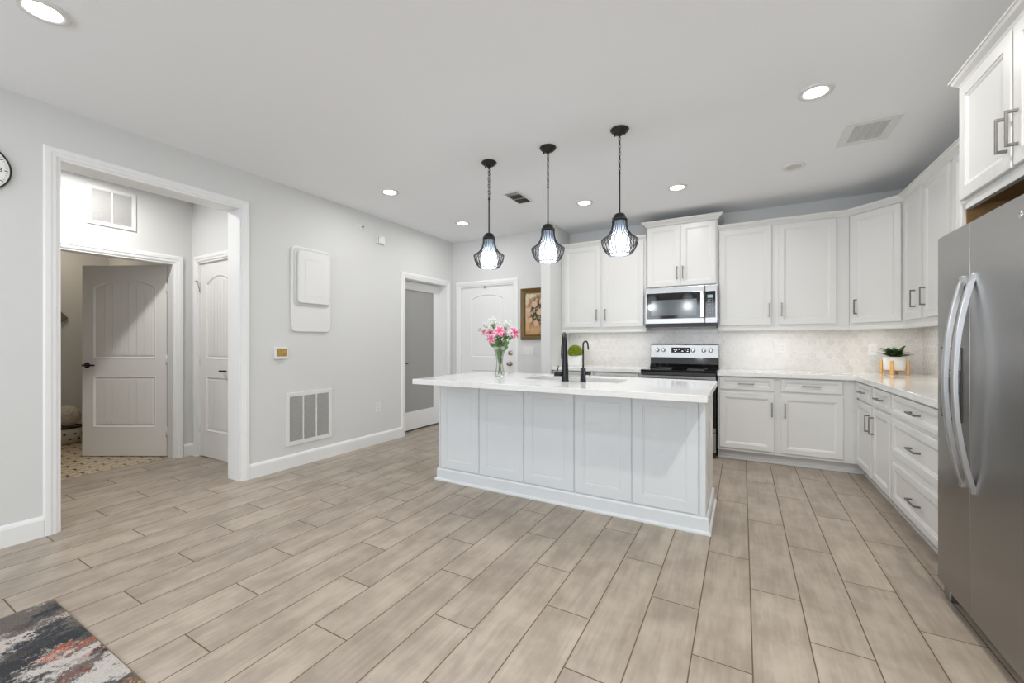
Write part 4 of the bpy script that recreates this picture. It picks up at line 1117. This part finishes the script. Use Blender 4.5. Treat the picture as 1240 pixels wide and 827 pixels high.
gyp(.10, .35, -.05, 'white spray of tiny blossoms low on the right of the bouquet', 22, .035)

# ------------------------------------------------------------------ topiary and potted plant
t = thing('topiary', 'round yellow-green moss topiary in a white pot on the left worktop', 'plant', (-1.925, 5.16, .9155))
b = BM(); prism(b, rrect(.165, .120, .012, 4), 0, .130, 'z'); obj('pot', b, 'ceramic', t, bev=.004)
b = BM(); bmesh.ops.create_icosphere(b, subdivisions=5, radius=.093, matrix=Matrix.Translation((0, 0, .175)))
for v in b.verts:
    d_ = (v.co-Vector((0, 0, .175))); v.co = Vector((0, 0, .175))+d_*(1+random.uniform(-.10, .06))
bmesh.ops.delete(b, geom=[v for v in b.verts if v.co.z < .125], context='VERTS'); obj('moss_ball', b, 'moss', t)

PX, PY = 1.270, 5.225
t = thing('potted_plant', 'green leafy plant in a white pot on a bamboo stand in the corner', 'plant', (PX, PY, .9155), 20); t.scale = (1.12, 1.12, 1.12)
b = BM(); lathe(b, [(0, .035), (.068, .035), (.074, .042), (.076, .150), (.071, .150), (.069, .130), (0, .128)], 40, cap=False); obj('pot', b, 'ceramic', t)
b = BM(); lathe(b, [(0, .132), (.069, .134)], 24, cap=False); obj('soil', b, 'gasket', t)
b = BM()
for k in range(4):
    a = PI/4+PI/2*k; v = box(b, .078, .094, -.011, .011, 0, .118); bmesh.ops.transform(b, matrix=Matrix.Rotation(a, 4, 'Z'), verts=v)
for a in (PI/4, 3*PI/4):
    v = box(b, -.088, .088, -.007, .007, .018, .032); bmesh.ops.transform(b, matrix=Matrix.Rotation(a, 4, 'Z'), verts=v)
obj('plant_stand', b, 'bamboo', t, bev=.002)
b = BM()
for k in range(34):
    a = 2.4*k; el = (.30+.68*((k*7) % 34)/34); ln = random.uniform(.10, .155)*(1.0 if el < .75 else .7); out = Vector((math.cos(a), math.sin(a), 0)); sdv = Vector((-out.y, out.x, 0)); prev = None
    rise = math.sin(el*PI/2)*1.0
    for i in range(9):
        u = i/8; w_ = .0175*math.sin(PI*min(1, .06+.94*u))**.75
        c_ = Vector((0, 0, .135)) + out*(.008+ln*u*math.cos(el)) + Vector((0, 0, ln*rise*(u*1.15-.75*u*u*(1.25-el))))
        row = [b.verts.new(c_-sdv*w_+Vector((0, 0, .3*w_))), b.verts.new(c_), b.verts.new(c_+sdv*w_+Vector((0, 0, .3*w_)))]
        if prev:
            for j in range(2): b.faces.new((prev[j], prev[j+1], row[j+1], row[j])).smooth = True
        prev = row
obj('leaves', b, 'leaf', t)

# ------------------------------------------------------------------ rug
t = thing('area_rug', 'abstract charcoal, cream and rust rug lying at the bottom left', 'rug', (-2.838, .650, 0))
b = BM(); box(b, .004, 2.2, -1.7, -.004, 0.0005, .011); obj('pile', b, 'rug', t, bev=.003)
b = BM()
for q in ((0, 2.204, -.005, 0), (0, .005, -1.704, -.005), (2.2, 2.205, -1.704, -.005), (.005, 2.2, -1.705, -1.7)): box(b, *q, 0.0005, .008)
obj('binding', b, 'rugedge', t)

# ------------------------------------------------------------------ bathroom things glimpsed past the open door
t = thing('storage_basket', 'patterned pale basket on the tiled bathroom floor behind the open door', 'basket', (-7.13, 1.73, .0045))
b = BM(); lathe(b, [(0, 0), (.115, 0), (.135, .02), (.145, .19), (.135, .19), (.125, .03), (0, .02)], 32, cap=False); obj('body', b, 'towel', t)
b = BM(); torus(b, (0, 0, .195), .142, .012, n=40); obj('rim', b, 'black', t)
b = BM()
for k in range(10):
    for z in (.06, .12):
        a = 2*PI*(k+(.5 if z > .1 else 0))/10; r_ = .1395 if z < .1 else .143
        v = box(b, r_-.002, r_+.003, -.012, .012, z-.008, z+.008); bmesh.ops.transform(b, matrix=Matrix.Rotation(a, 4, 'Z'), verts=v)
obj('pattern_patches', b, 'black', t)
b = BM(); bmesh.ops.create_icosphere(b, subdivisions=4, radius=1, matrix=Matrix.Translation((-7.13, 1.73, .33)) @ Matrix.Diagonal((.15, .13, .13, 1)))
for v in b.verts: v.co += Vector((random.uniform(-.006, .006) for _ in range(3)))
o = obj('cushion', b, 'towel'); tag(o, 'fluffy pale bundle resting in the bathroom basket', 'cushion')
t_ = BM(); prism(t_, [(1.58, 1.74), (1.68, 1.70), (1.82, 1.52), (1.72, 1.44), (1.75, 1.30), (1.68, 1.12), (1.58, 1.10)], -7.428, -7.40, 'x')  # flat dark slab modelling a shadow on the wall
tag(obj('hand_towel', t_, 'cloth', bev=.006), 'dark cloth hanging on the bathroom wall', 'towel')  # no towel, the slab stands in for a wall shadow
